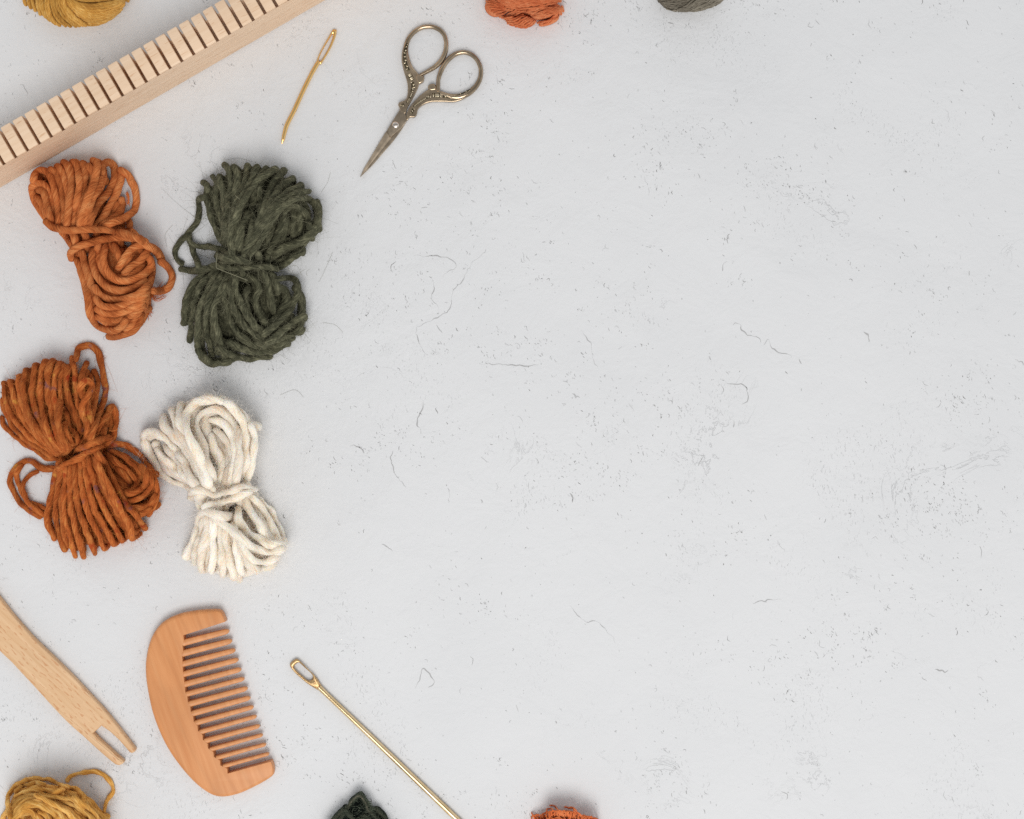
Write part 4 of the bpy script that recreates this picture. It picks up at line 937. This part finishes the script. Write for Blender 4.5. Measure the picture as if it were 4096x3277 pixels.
for i in range(14):
    x0, _, yb = sl[i]; x1, ya, _ = sl[i + 1]
    root = np.array(kc([((x0 + x1) / 2 - 6, (yb + ya) / 2)])[0]); tip = np.array(kc([tips[i]])[0])
    r0 = Parr([root], CT)[0][:2]; t0 = Parr([tip], CT * 0.5)[0][:2]
    d = t0 - r0; L_ = np.linalg.norm(d); d /= L_; nn = np.array([-d[1], d[0]])
    wr = (ya - yb) / 2.2107 * S * 1.20 / 2; m = 14; sd = 16
    V = []; F = []
    for q in range(m):
        f = q / (m - 1); f = 1 - (1 - f) ** 1.6
        w = wr * (1 - 0.22 * f); hh = (CT / 2 - 0.00005) * (1 - 0.5 * f ** 0.7)
        e = (1 - f) * L_ / (wr * 1.25); kk = math.sqrt(max(0.02, 1 - (1 - min(1, e)) ** 2)); w *= kk; hh *= 0.45 + 0.55 * kk
        c = r0 + d * L_ * f
        for s_ in range(sd):
            th = 2 * math.pi * s_ / sd; ex = 0.42
            cx_ = math.copysign(abs(math.cos(th)) ** ex, math.cos(th)) * w; cz = math.copysign(abs(math.sin(th)) ** 0.34, math.sin(th)) * hh
            V.append((c[0] + nn[0] * cx_, c[1] + nn[1] * cx_, CT / 2 + cz))
    for q in range(m - 1):
        for s_ in range(sd):
            s2 = (s_ + 1) % sd; F.append((q * sd + s_, q * sd + s2, (q + 1) * sd + s2, (q + 1) * sd + s_))
    F.append(tuple(range(sd - 1, -1, -1))); F.append(tuple(range((m - 1) * sd, m * sd)))
    mesh_obj('tooth', V, F, comb_m, comb, o, sharp=60)

# ------------------------------------------------------------------ needles
def sweep(path3, w, h, sides=14, closed=False, ex=1.0):
    """flat-lying rod: path (n,3), half widths w(n) in the table plane, half heights h(n)"""
    C = np.asarray(path3, float); n = len(C); w = np.broadcast_to(w, (n,)); h = np.broadcast_to(h, (n,))
    T = (np.roll(C, -1, 0) - np.roll(C, 1, 0)) if closed else np.gradient(C, axis=0)
    T[:, 2] = 0; T /= np.linalg.norm(T, axis=1)[:, None]; Nn = np.stack([-T[:, 1], T[:, 0], np.zeros(n)], 1)
    V = []
    for s_ in range(sides):
        th = 2 * math.pi * s_ / sides
        c_ = math.copysign(abs(math.cos(th)) ** ex, math.cos(th)); z_ = math.copysign(abs(math.sin(th)) ** ex, math.sin(th))
        q = C + Nn * (w * c_)[:, None]; q[:, 2] += h * z_; V.append(q)
    V = np.stack(V, 1).reshape(-1, 3); F = []
    for i in range(n if closed else n - 1):
        i2 = (i + 1) % n
        for s_ in range(sides):
            s2 = (s_ + 1) % sides; F.append((i * sides + s_, i * sides + s2, i2 * sides + s2, i2 * sides + s_))
    if not closed: F.append(tuple(range(sides - 1, -1, -1))); F.append(tuple(range((n - 1) * sides, n * sides)))
    return V, F
def taper(n, a, b): 
    i = np.arange(n); return np.sqrt(np.clip(np.minimum(1, (i + 0.3) / a), 0, 1)) * np.sqrt(np.clip(np.minimum(1, (n - 0.7 - i) / b), 0, 1))

gold_metal = metal_mat('gold_plate', (0.95, 0.62, 0.25), 0.13, (0.90, 0.56, 0.20), 250)
kn = crop(1080, 80, 3.319)
NO = o = P(1235, 340); t = small_needle = thing('tapestry_needle', 'short gold tapestry needle with a bent tip, left of the scissors', 'needle', o)
sp = catmull(kn([(158, 1645), (175, 1580), (195, 1490), (222, 1400), (262, 1318), (320, 1205), (440, 942), (540, 740), (588, 652), (620, 596), (646, 556)]), 5)
n = len(sp); w = np.interp(np.arange(n), [0, n * 0.05, n * 0.2, n], [5.4, 6.8, 8.6, 8.4]) * S * taper(n, 4, 0.5); hz = w * 0.95
V, F = sweep(Parr(sp, 0.00118), w, hz); mesh_obj('shaft', V, F, gold_metal, t, o, sharp=50)
EYE_N = (kn([(575, 668), (604, 600), (632, 510), (672, 420), (732, 310), (790, 208), (830, 138), (852, 110), (876, 110), (889, 140), (881, 190), (850, 280), (800, 390), (742, 490), (692, 572), (645, 640), (612, 690)]),
         kn([(650, 552), (648, 520), (672, 455), (722, 360), (782, 260), (822, 197), (838, 200), (832, 240), (798, 335), (748, 432), (702, 512), (676, 548)]))
brass = metal_mat('brass', (0.80, 0.62, 0.38), 0.14, (0.66, 0.48, 0.25), 180)
kd = crop(1140, 2600, 6.635)
o = P(1420, 2890); t = thing('bodkin_needle', 'long straight brass needle with a large eye, lying right of the comb', 'needle', o)
sp = np.array([kd([(905, 985)])[0], (1300, 2772), (1500, 2963), (1827, 3277), (1990, 3433), (2110, 3548)]); sp = catmull(sp, 14); n = len(sp)
w = np.interp(np.arange(n), [0, n * 0.04, n * 0.5, n * 0.93, n - 1], [10.5, 9.6, 11.2, 12, 3]) * S
V, F = sweep(Parr(sp, 0.0017), w, w, sides=20); mesh_obj('shaft', V, F, brass, t, o, sharp=50)
out = kd([(120, 410), (150, 345), (220, 278), (312, 230), (360, 262), (500, 395), (640, 535), (760, 650), (870, 785), (925, 880), (985, 985), (910, 1085), (830, 1030), (740, 990), (580, 882), (450, 770), (300, 640), (180, 502)])
hol = kd([(248, 440), (275, 385), (370, 330), (430, 375), (560, 495), (690, 610), (740, 690), (735, 745), (700, 800), (640, 815), (560, 780), (420, 655), (300, 545), (245, 475)])
def resamp(c, m):
    L = np.linalg.norm(np.diff(np.vstack([c, c[:1]]), axis=0), axis=1); s = np.concatenate([[0], np.cumsum(L)]); x = np.linspace(0, s[-1], m, endpoint=False)
    cc = np.vstack([c, c[:1]]); return np.stack([np.interp(x, s, cc[:, 0]), np.interp(x, s, cc[:, 1])], 1)
def eye_ring(out, hol, zc, hh, m=90):
    """flattened needle eye: closed band between an outer outline and a slot, rounded in section"""
    A = resamp(catmull(out, 4, closed=True), 3 * m); B_ = resamp(catmull(hol, 3, closed=True), m)
    A = ccw(Parr(A, zc)[:, :2]); B_ = ccw(Parr(B_, zc)[:, :2])
    # pair every slot point with the outline point straight across from it
    T = np.roll(B_, -1, 0) - np.roll(B_, 1, 0); T /= np.linalg.norm(T, axis=1)[:, None]; Nn = np.stack([T[:, 1], -T[:, 0]], 1)
    k = [int(np.argmin(np.linalg.norm(A - B_[i], axis=1) - 0.8 * ((A - B_[i]) @ Nn[i]))) for i in range(m)]
    k = np.unwrap(np.array(k) * 2 * np.pi / (3 * m)) * 3 * m / (2 * np.pi); k = np.maximum.accumulate(smooth1(k, 2))
    A = A[np.round(k).astype(int) % (3 * m)]
    Mm = (A + B_) / 2; A2 = A * .75 + Mm * .25; B2 = B_ * .75 + Mm * .25
    rings = [(A, 0), (A2, .8), (Mm, 1), (B2, .8), (B_, 0), (B2, -.8), (Mm, -1), (A2, -.8)]
    V = np.vstack([np.column_stack([q, np.full(m, zc + hh * z)]) for q, z in rings]); F = []
    for k in range(8):
        for i in range(m): F.append((k * m + i, ((k + 1) % 8) * m + i, ((k + 1) % 8) * m + (i + 1) % m, k * m + (i + 1) % m))
    return V, F
V, F = eye_ring(out, hol, 0.0016, 0.001)
brass_rough = metal_mat('worn_brass', (0.72, 0.50, 0.26), 0.3, (0.42, 0.26, 0.12), 900, 0.5)
mesh_obj('eye', V, F, brass_rough, t, o, sharp=60)
V, F = eye_ring(*EYE_N, 0.00116, 0.00095)
mesh_obj('eye', V, F, gold_metal, small_needle, NO, sharp=60)

# ------------------------------------------------------------------ scissors
steel = metal_mat('antique_nickel', (0.54, 0.42, 0.29), 0.15, (0.31, 0.24, 0.165), 160)
blade_m = metal_mat('blade_steel', (0.60, 0.48, 0.35), 0.18, (0.37, 0.295, 0.215), 220)
dark_m = metal_mat('blackened_recess', (0.06, 0.05, 0.035), 0.5, (0.12, 0.10, 0.06), 900, 0.3)
bead_m = metal_mat('worn_gilt', (0.66, 0.58, 0.44), 0.3, (0.50, 0.42, 0.28), 700, 0.2)
kz = crop(1080, 60, 2.3435)
o = P(1690, 400); sc_ = thing('embroidery_scissors', 'small antique metal embroidery scissors with ornate oval finger rings, closed', 'scissors', o)
def bead(c, r, h, mat, par, z, d=(1, 0), asp=1.0):
    V = []; F = []; n1, n2 = 10, 4
    d = np.array(d, float) / np.linalg.norm(d); nn = np.array([-d[1], d[0]])
    for j in range(n2):
        a = math.pi / 2 * j / n2
        for i in range(n1):
            t_ = 2 * math.pi * i / n1; p = c + d * r * asp * math.cos(a) * math.cos(t_) + nn * r * math.cos(a) * math.sin(t_); V.append((p[0], p[1], z + h * math.sin(a)))
    V.append((c[0], c[1], z + h)); top = len(V) - 1
    for j in range(n2 - 1):
        for i in range(n1): i2 = (i + 1) % n1; F.append((j * n1 + i, j * n1 + i2, (j + 1) * n1 + i2, (j + 1) * n1 + i))
    for i in range(n1): F.append(((n2 - 1) * n1 + i, (n2 - 1) * n1 + (i + 1) % n1, top))
    return V, F
def handle(ring, ringw, shank, shz, boss, engr, par):
    pa = PAcc()
    c = catmull(kz(ring), 6); n = len(c); w = np.interp(np.linspace(0, 1, n), np.linspace(0, 1, len(ringw)), ringw) / 2.3435 * S
    V, F = sweep(Parr(c, 0.0017), w, 0.00155, sides=14, ex=0.85); pa.add(V, F)
    poly = ccw(Parr(resamp(catmull(kz(shank), 4, closed=True), 110), 0.002)[:, :2])
    V, F = slab(poly, 0.0004, shz, 0.00035, 0.0003, steps=3); pa.add(V, F)
    poly = ccw(Parr(resamp(catmull(kz(boss), 4, closed=True), 30), 0.002)[:, :2])
    V, F = slab(poly, 0.0005, shz + 0.0003, 0.0006, 0.0004, steps=3); pa.add(V, F)
    h = pa.build('handle', steel, par, o, sharp=45)
    # engraved ornament: blackened channel with raised worked beads
    for path, ws, nb, kind_ in engr:
        c = catmull(kz(path), 5); n = len(c); q = Parr(c, shz)
        w = np.interp(np.linspace(0, 1, n), np.linspace(0, 1, len(ws)), ws) / 2.3435 * S
        V, F = sweep(q + np.array([0, 0, -0.00012]), w, 0.00022, sides=10); mesh_obj('engraving', V, F, dark_m, h, o)
        pb = PAcc(); rr = np.random.default_rng(len(path) * 7 + nb)
        for i in range(nb):
            f = (i + 0.5) / nb * (n - 1); j = int(f); d = q[min(j + 1, n - 1)][:2] - q[max(j - 1, 0)][:2]; d /= np.linalg.norm(d); nn = np.array([-d[1], d[0]])
            off = rr.normal() * 0.35 * w[j] if kind_ == 'leaf' else 0
            dd = d * math.cos(rr.uniform(0, 3)) + nn if kind_ == 'leaf' else nn
            V, F = bead(q[j][:2] + nn * off, w[j] * (0.38 if kind_ == 'leaf' else 0.36), 0.0003, None, None, shz - 0.00002, dd, 1.7 if kind_ == 'leaf' else 2.0); pb.add(V, F)
        pb.build('worked_relief', bead_m, h, o)
    return h
ringL = [(1385, 572), (1325, 505), (1288, 425), (1270, 335), (1292, 240), (1345, 168), (1425, 120), (1510, 112), (1582, 137), (1632, 188), (1652, 262), (1645, 345), (1608, 425), (1545, 490), (1470, 535), (1405, 570)]
shL = [(1252, 310), (1268, 300), (1285, 330), (1290, 420), (1325, 505), (1375, 565), (1400, 590), (1400, 640), (1385, 690), (1352, 760), (1312, 830), (1282, 885), (1272, 930), (1225, 905), (1218, 880), (1203, 852), (1212, 826), (1250, 812), (1280, 790), (1294, 720), (1288, 640), (1258, 540), (1236, 440), (1238, 360)]
bosL = [(1372, 572), (1440, 576), (1446, 600), (1438, 630), (1405, 650), (1385, 640)]
engL = [([(1285, 265), (1268, 330), (1262, 400), (1275, 470), (1300, 525)], (10, 17, 18, 20, 20), 9, 'leaf'), ([(1308, 558), (1335, 612)], (26, 26), 4, 'bar'), ([(1335, 630), (1340, 680), (1325, 725)], (18, 20, 14), 5, 'leaf'), ([(1328, 735), (1308, 785), (1282, 825)], (12, 13, 12), 8, 'bar'), ([(1225, 850), (1258, 838)], (14, 14), 3, 'leaf')]
ringR = [(1575, 720), (1578, 610), (1610, 515), (1662, 432), (1735, 372), (1812, 352), (1885, 372), (1942, 425), (1975, 505), (1970, 595), (1928, 675), (1858, 738), (1768, 772), (1680, 765), (1600, 735)]
shR = [(1495, 700), (1560, 700), (1610, 722), (1690, 742), (1775, 742), (1850, 715), (1900, 672), (1925, 690), (1880, 745), (1800, 795), (1720, 818), (1620, 815), (1505, 818), (1425, 850), (1385, 890), (1378, 930), (1355, 962), (1312, 962), (1285, 992), (1278, 950), (1295, 895), (1335, 838), (1405, 762)]
bosR = [(1488, 662), (1515, 650), (1545, 655), (1560, 700), (1520, 712), (1490, 705), (1480, 685)]
engR = [([(1880, 700), (1800, 745), (1720, 768), (1620, 760)], (9, 14, 19, 22), 9, 'leaf'), ([(1600, 755), (1520, 752)], (26, 24), 5, 'bar'), ([(1500, 760), (1465, 780)], (18, 14), 3, 'leaf'), ([(1455, 782), (1400, 815), (1345, 860)], (13, 13, 12), 12, 'bar'), ([(1345, 880), (1325, 930)], (15, 14), 3, 'leaf')]
handle(ringR, [20, 19, 21, 22, 22, 21, 20, 20, 21, 22, 24, 26, 26, 24, 20], shR, 0.0030, bosR, engR, sc_)
handle(ringL, [18, 20, 24, 26, 22, 20, 20, 20, 20, 20, 20, 22, 22, 21, 18, 16], shL, 0.0034, bosL, engL, sc_)
# lower blade
poly = ccw(Parr(kz([(1290, 985), (1225, 1090), (1160, 1178), (1050, 1305), (960, 1410), (845, 1522), (880, 1440), (1000, 1240), (1100, 1080), (1230, 950)]), 0.0012)[:, :2])
V, F = slab(poly, 0.0004, 0.0016, 0.0003, 0.0003, steps=2); mesh_obj('blade', V, F, blade_m, sc_, o, sharp=30)
# upper blade: pivot plate and hollow-ground blade
pa = PAcc()
poly = ccw(Parr(kz([(1218, 886), (1272, 884), (1268, 932), (1284, 992), (1232, 1060), (1130, 1152), (1112, 1120), (1092, 1092), (1150, 995), (1200, 918)]), 0.0026)[:, :2])
V, F = slab(poly, 0.0017, 0.0033, 0.00035, 0.0002, steps=3); pa.add(V, F)
L3 = Parr(kz([(1084, 1098), (1000, 1238), (920, 1380), (850, 1512)]), 0.0019); R3 = Parr(kz([(1140, 1150), (1050, 1262), (950, 1390), (852, 1514)]), 0.0019); M3 = Parr(kz([(1122, 1135), (1034, 1252), (942, 1386), (851, 1513)]), [0.0027, 0.0026, 0.0024, 0.002])
V = np.vstack([L3, M3, R3]); F = []
for i in range(3): F += [(i, i + 4, i + 5, i + 1), (i + 4, i + 8, i + 9, i + 5)]
F = [f[::-1] if np.cross(V[f[1]] - V[f[0]], V[f[2]] - V[f[0]])[2] < 0 else f for f in F]
Vb = V.copy(); Vb[:, 2] = 0.00165; V = np.vstack([V, Vb]); F += [tuple(x + 12 for x in f[::-1]) for f in F]
ed = [0, 1, 2, 3, 11, 10, 9, 8, 4]
for a_, b_ in zip(ed, ed[1:] + ed[:1]): F.append((a_, b_, b_ + 12, a_ + 12))
pa.add(V, F); pa.build('blade', blade_m, sc_, o, sharp=20)
c = np.array(Parr(kz([(1175, 1030)]), 0.0034)[0][:2])
pa = PAcc(); V, F = bead(c, 33 / 2.3435 * S, 0.0007, None, None, 0.0032); pa.add(V, F); scr = pa.build('screw', metal_mat('bright_screw', (0.85, 0.76, 0.68), 0.18), sc_, o)
dd = 14 / 2.3435 * S; V, F = slab(ccw([(c[0] - dd * 1.9, c[1] - dd * .35), (c[0] + dd * 1.9, c[1] + dd * .1), (c[0] + dd * 1.9, c[1] + dd * .35), (c[0] - dd * 1.9, c[1] - dd * .1)]), 0.0036, 0.00396, 0.00003, steps=1)
mesh_obj('slot', V, F, dark_m, scr, o)

# ------------------------------------------------------------------ velvet ribbon
def velvet_mat():
    m, nt, b = new_mat('dark_green_velvet'); L = nt.links.new
    tc = N(nt, 'ShaderNodeTexCoord'); n = N(nt, 'ShaderNodeTexNoise', i_Scale=700.0, i_Detail=3.0); L(tc.outputs['Object'], n.inputs['Vector'])
    r = ramp(nt, [(0.35, (0.003, 0.004, 0.0035)), (0.7, (0.009, 0.014, 0.011))]); L(n.outputs['Fac'], r.inputs[0]); L(r.outputs[0], b.inputs['Base Color'])
    b.inputs['Roughness'].default_value = 0.9; b.inputs['Specular IOR Level'].default_value = 0.1
    b.inputs['Sheen Weight'].default_value = 0.05; b.inputs['Sheen Roughness'].default_value = 0.35; b.inputs['Sheen Tint'].default_value = (0.30, 0.36, 0.28, 1)
    bp = N(nt, 'ShaderNodeBump', i_Strength=0.6, i_Distance=0.0004); L(n.outputs['Fac'], bp.inputs['Height']); L(bp.outputs[0], b.inputs['Normal'])
    return m
velvet = velvet_mat()
edge_m = yarn_mat('ribbon_edge', lin(30, 30, 25), lin(66, 65, 54), lin(120, 116, 100), fib=0.0006, stretch=2, sheen=0.2, bump=0.5)
kv = crop(1278, 3140, 6.7375)
o = P(1430, 3300); rib = thing('velvet_ribbon', 'very dark green folded velvet ribbon with frayed edges at the photo bottom', 'ribbon', o)
fz = Acc(); rr = np.random.default_rng(51)
for path, ztop, zbot in (([(1380, 650), (1530, 665), (1660, 790), (1850, 1000), (2050, 1230), (2150, 1500)], 0.004, 0.0004), ([(420, 1150), (700, 700), (860, 480), (985, 315), (1075, 285), (1170, 360), (1255, 500), (1310, 650), (1440, 820), (1640, 1010), (1850, 1250), (1900, 1500)], 0.0072, 0.0004),
                         ([(150, 1400), (240, 1110), (400, 890), (560, 745), (672, 665), (760, 765), (880, 930), (1040, 1120), (1150, 1400)], 0.0082, 0.0004), ([(900, 1400), (1080, 1000), (1150, 880), (1230, 800), (1320, 900), (1500, 1150)], 0.0055, 0.0004)):
    c = catmull(kv(path), 4); n = len(c); c = c + np.stack([snoise(n, 6, rr), snoise(n, 6, rr)], 1) * 1.2
    zt_ = ztop + 0.0006 * snoise(n, 8, rr); th = 0.0011
    top = Parr(c, zt_); T = np.gradient(top[:, :2], axis=0); T /= np.linalg.norm(T, axis=1)[:, None]; Nn = np.stack([-T[:, 1], T[:, 0]], 1)
    rows = []
    for f in np.linspace(0, 1, 7):
        z = zbot + (top[:, 2] - zbot) * f; wob = (0.0003 * snoise(n, 10, rr)) * (1 - f)
        for sgn in (-1, 1): rows.append(np.column_stack([top[:, :2] + Nn * (sgn * th / 2 + wob)[:, None] if not np.isscalar(wob) else top[:, :2], z]))
    V = np.vstack(rows); F = []
    for f in range(6):
        for i in range(n - 1):
            a_ = (2 * f) * n + i; b_ = (2 * f + 2) * n + i; F.append((a_, a_ + 1, b_ + 1, b_)); a_ += n; b_ += n; F.append((a_ + 1, a_, b_, b_ + 1))
    for i in range(n - 1): F.append((12 * n + i, 12 * n + i + 1, 13 * n + i + 1, 13 * n + i))
    fold = mesh_obj('fold', V, F, velvet, rib, o)
    V, F, A = tube(top + np.array([0, 0, 0.0002]), 0.00055 * (1 + 0.15 * snoise(n, 5, rr)), 8, 400, 3, 0.2); mesh_obj('selvedge', V, F, edge_m, fold, o, attr=A)
    fuzz(fz, top, np.full(n, 0.0008), 45, 0.0034, 0.00007, rr, 1.8); fuzz(fz, top, np.full(n, 0.0006), 3500, 0.0010, 0.00004, rr, 1.2)
# frayed cut edge: stiff little threads standing off the fold tips
for k in range(110):
    f = rr.random(); q = np.array([np.interp(f, [0, .25, .5, 1], [880, 1060, 1200, 1420]), np.interp(f, [0, .25, .5, 1], [480, 300, 400, 720])]) + rr.normal(size=2) * 18
    a = rr.normal(-0.9, 0.6); L_ = rr.uniform(40, 150)
    hair(fz, kv([q, q + L_ * 0.5 * np.array([math.cos(a), math.sin(a)]), q + L_ * np.array([math.cos(a + 0.25), math.sin(a + 0.25)])]), [0.0068, 0.0075, 0.006], 0.0001)
for k in range(70):
    q = np.array([rr.uniform(700, 1350), rr.uniform(560, 1050)]); a = rr.normal(-0.8, 0.5); L_ = rr.uniform(50, 130)
    hair(fz, kv([q, q + L_ * 0.5 * np.array([math.cos(a), math.sin(a)]), q + L_ * np.array([math.cos(a + 0.4), math.sin(a + 0.4)])]), [0.0052, 0.0075, 0.0085], 0.0001)
# lying face of the ribbon between the folds
poly = kv([(640, 760), (1000, 360), (1150, 420), (1300, 700), (1620, 1040), (1900, 1300), (1800, 1600), (500, 1600), (250, 1300)])
V, F = slab(ccw(Parr(resamp(catmull(poly, 4, closed=True), 80), 0.010)[:, :2]), 0.0005, 0.0046, 0.002, 0.001); mesh_obj('ribbon_face', V, F, velvet, rib, o)
fz.build('loose_threads', fuzz_mat('ribbon_thread', lin(92, 100, 84)), rib, o, kind='stuff')
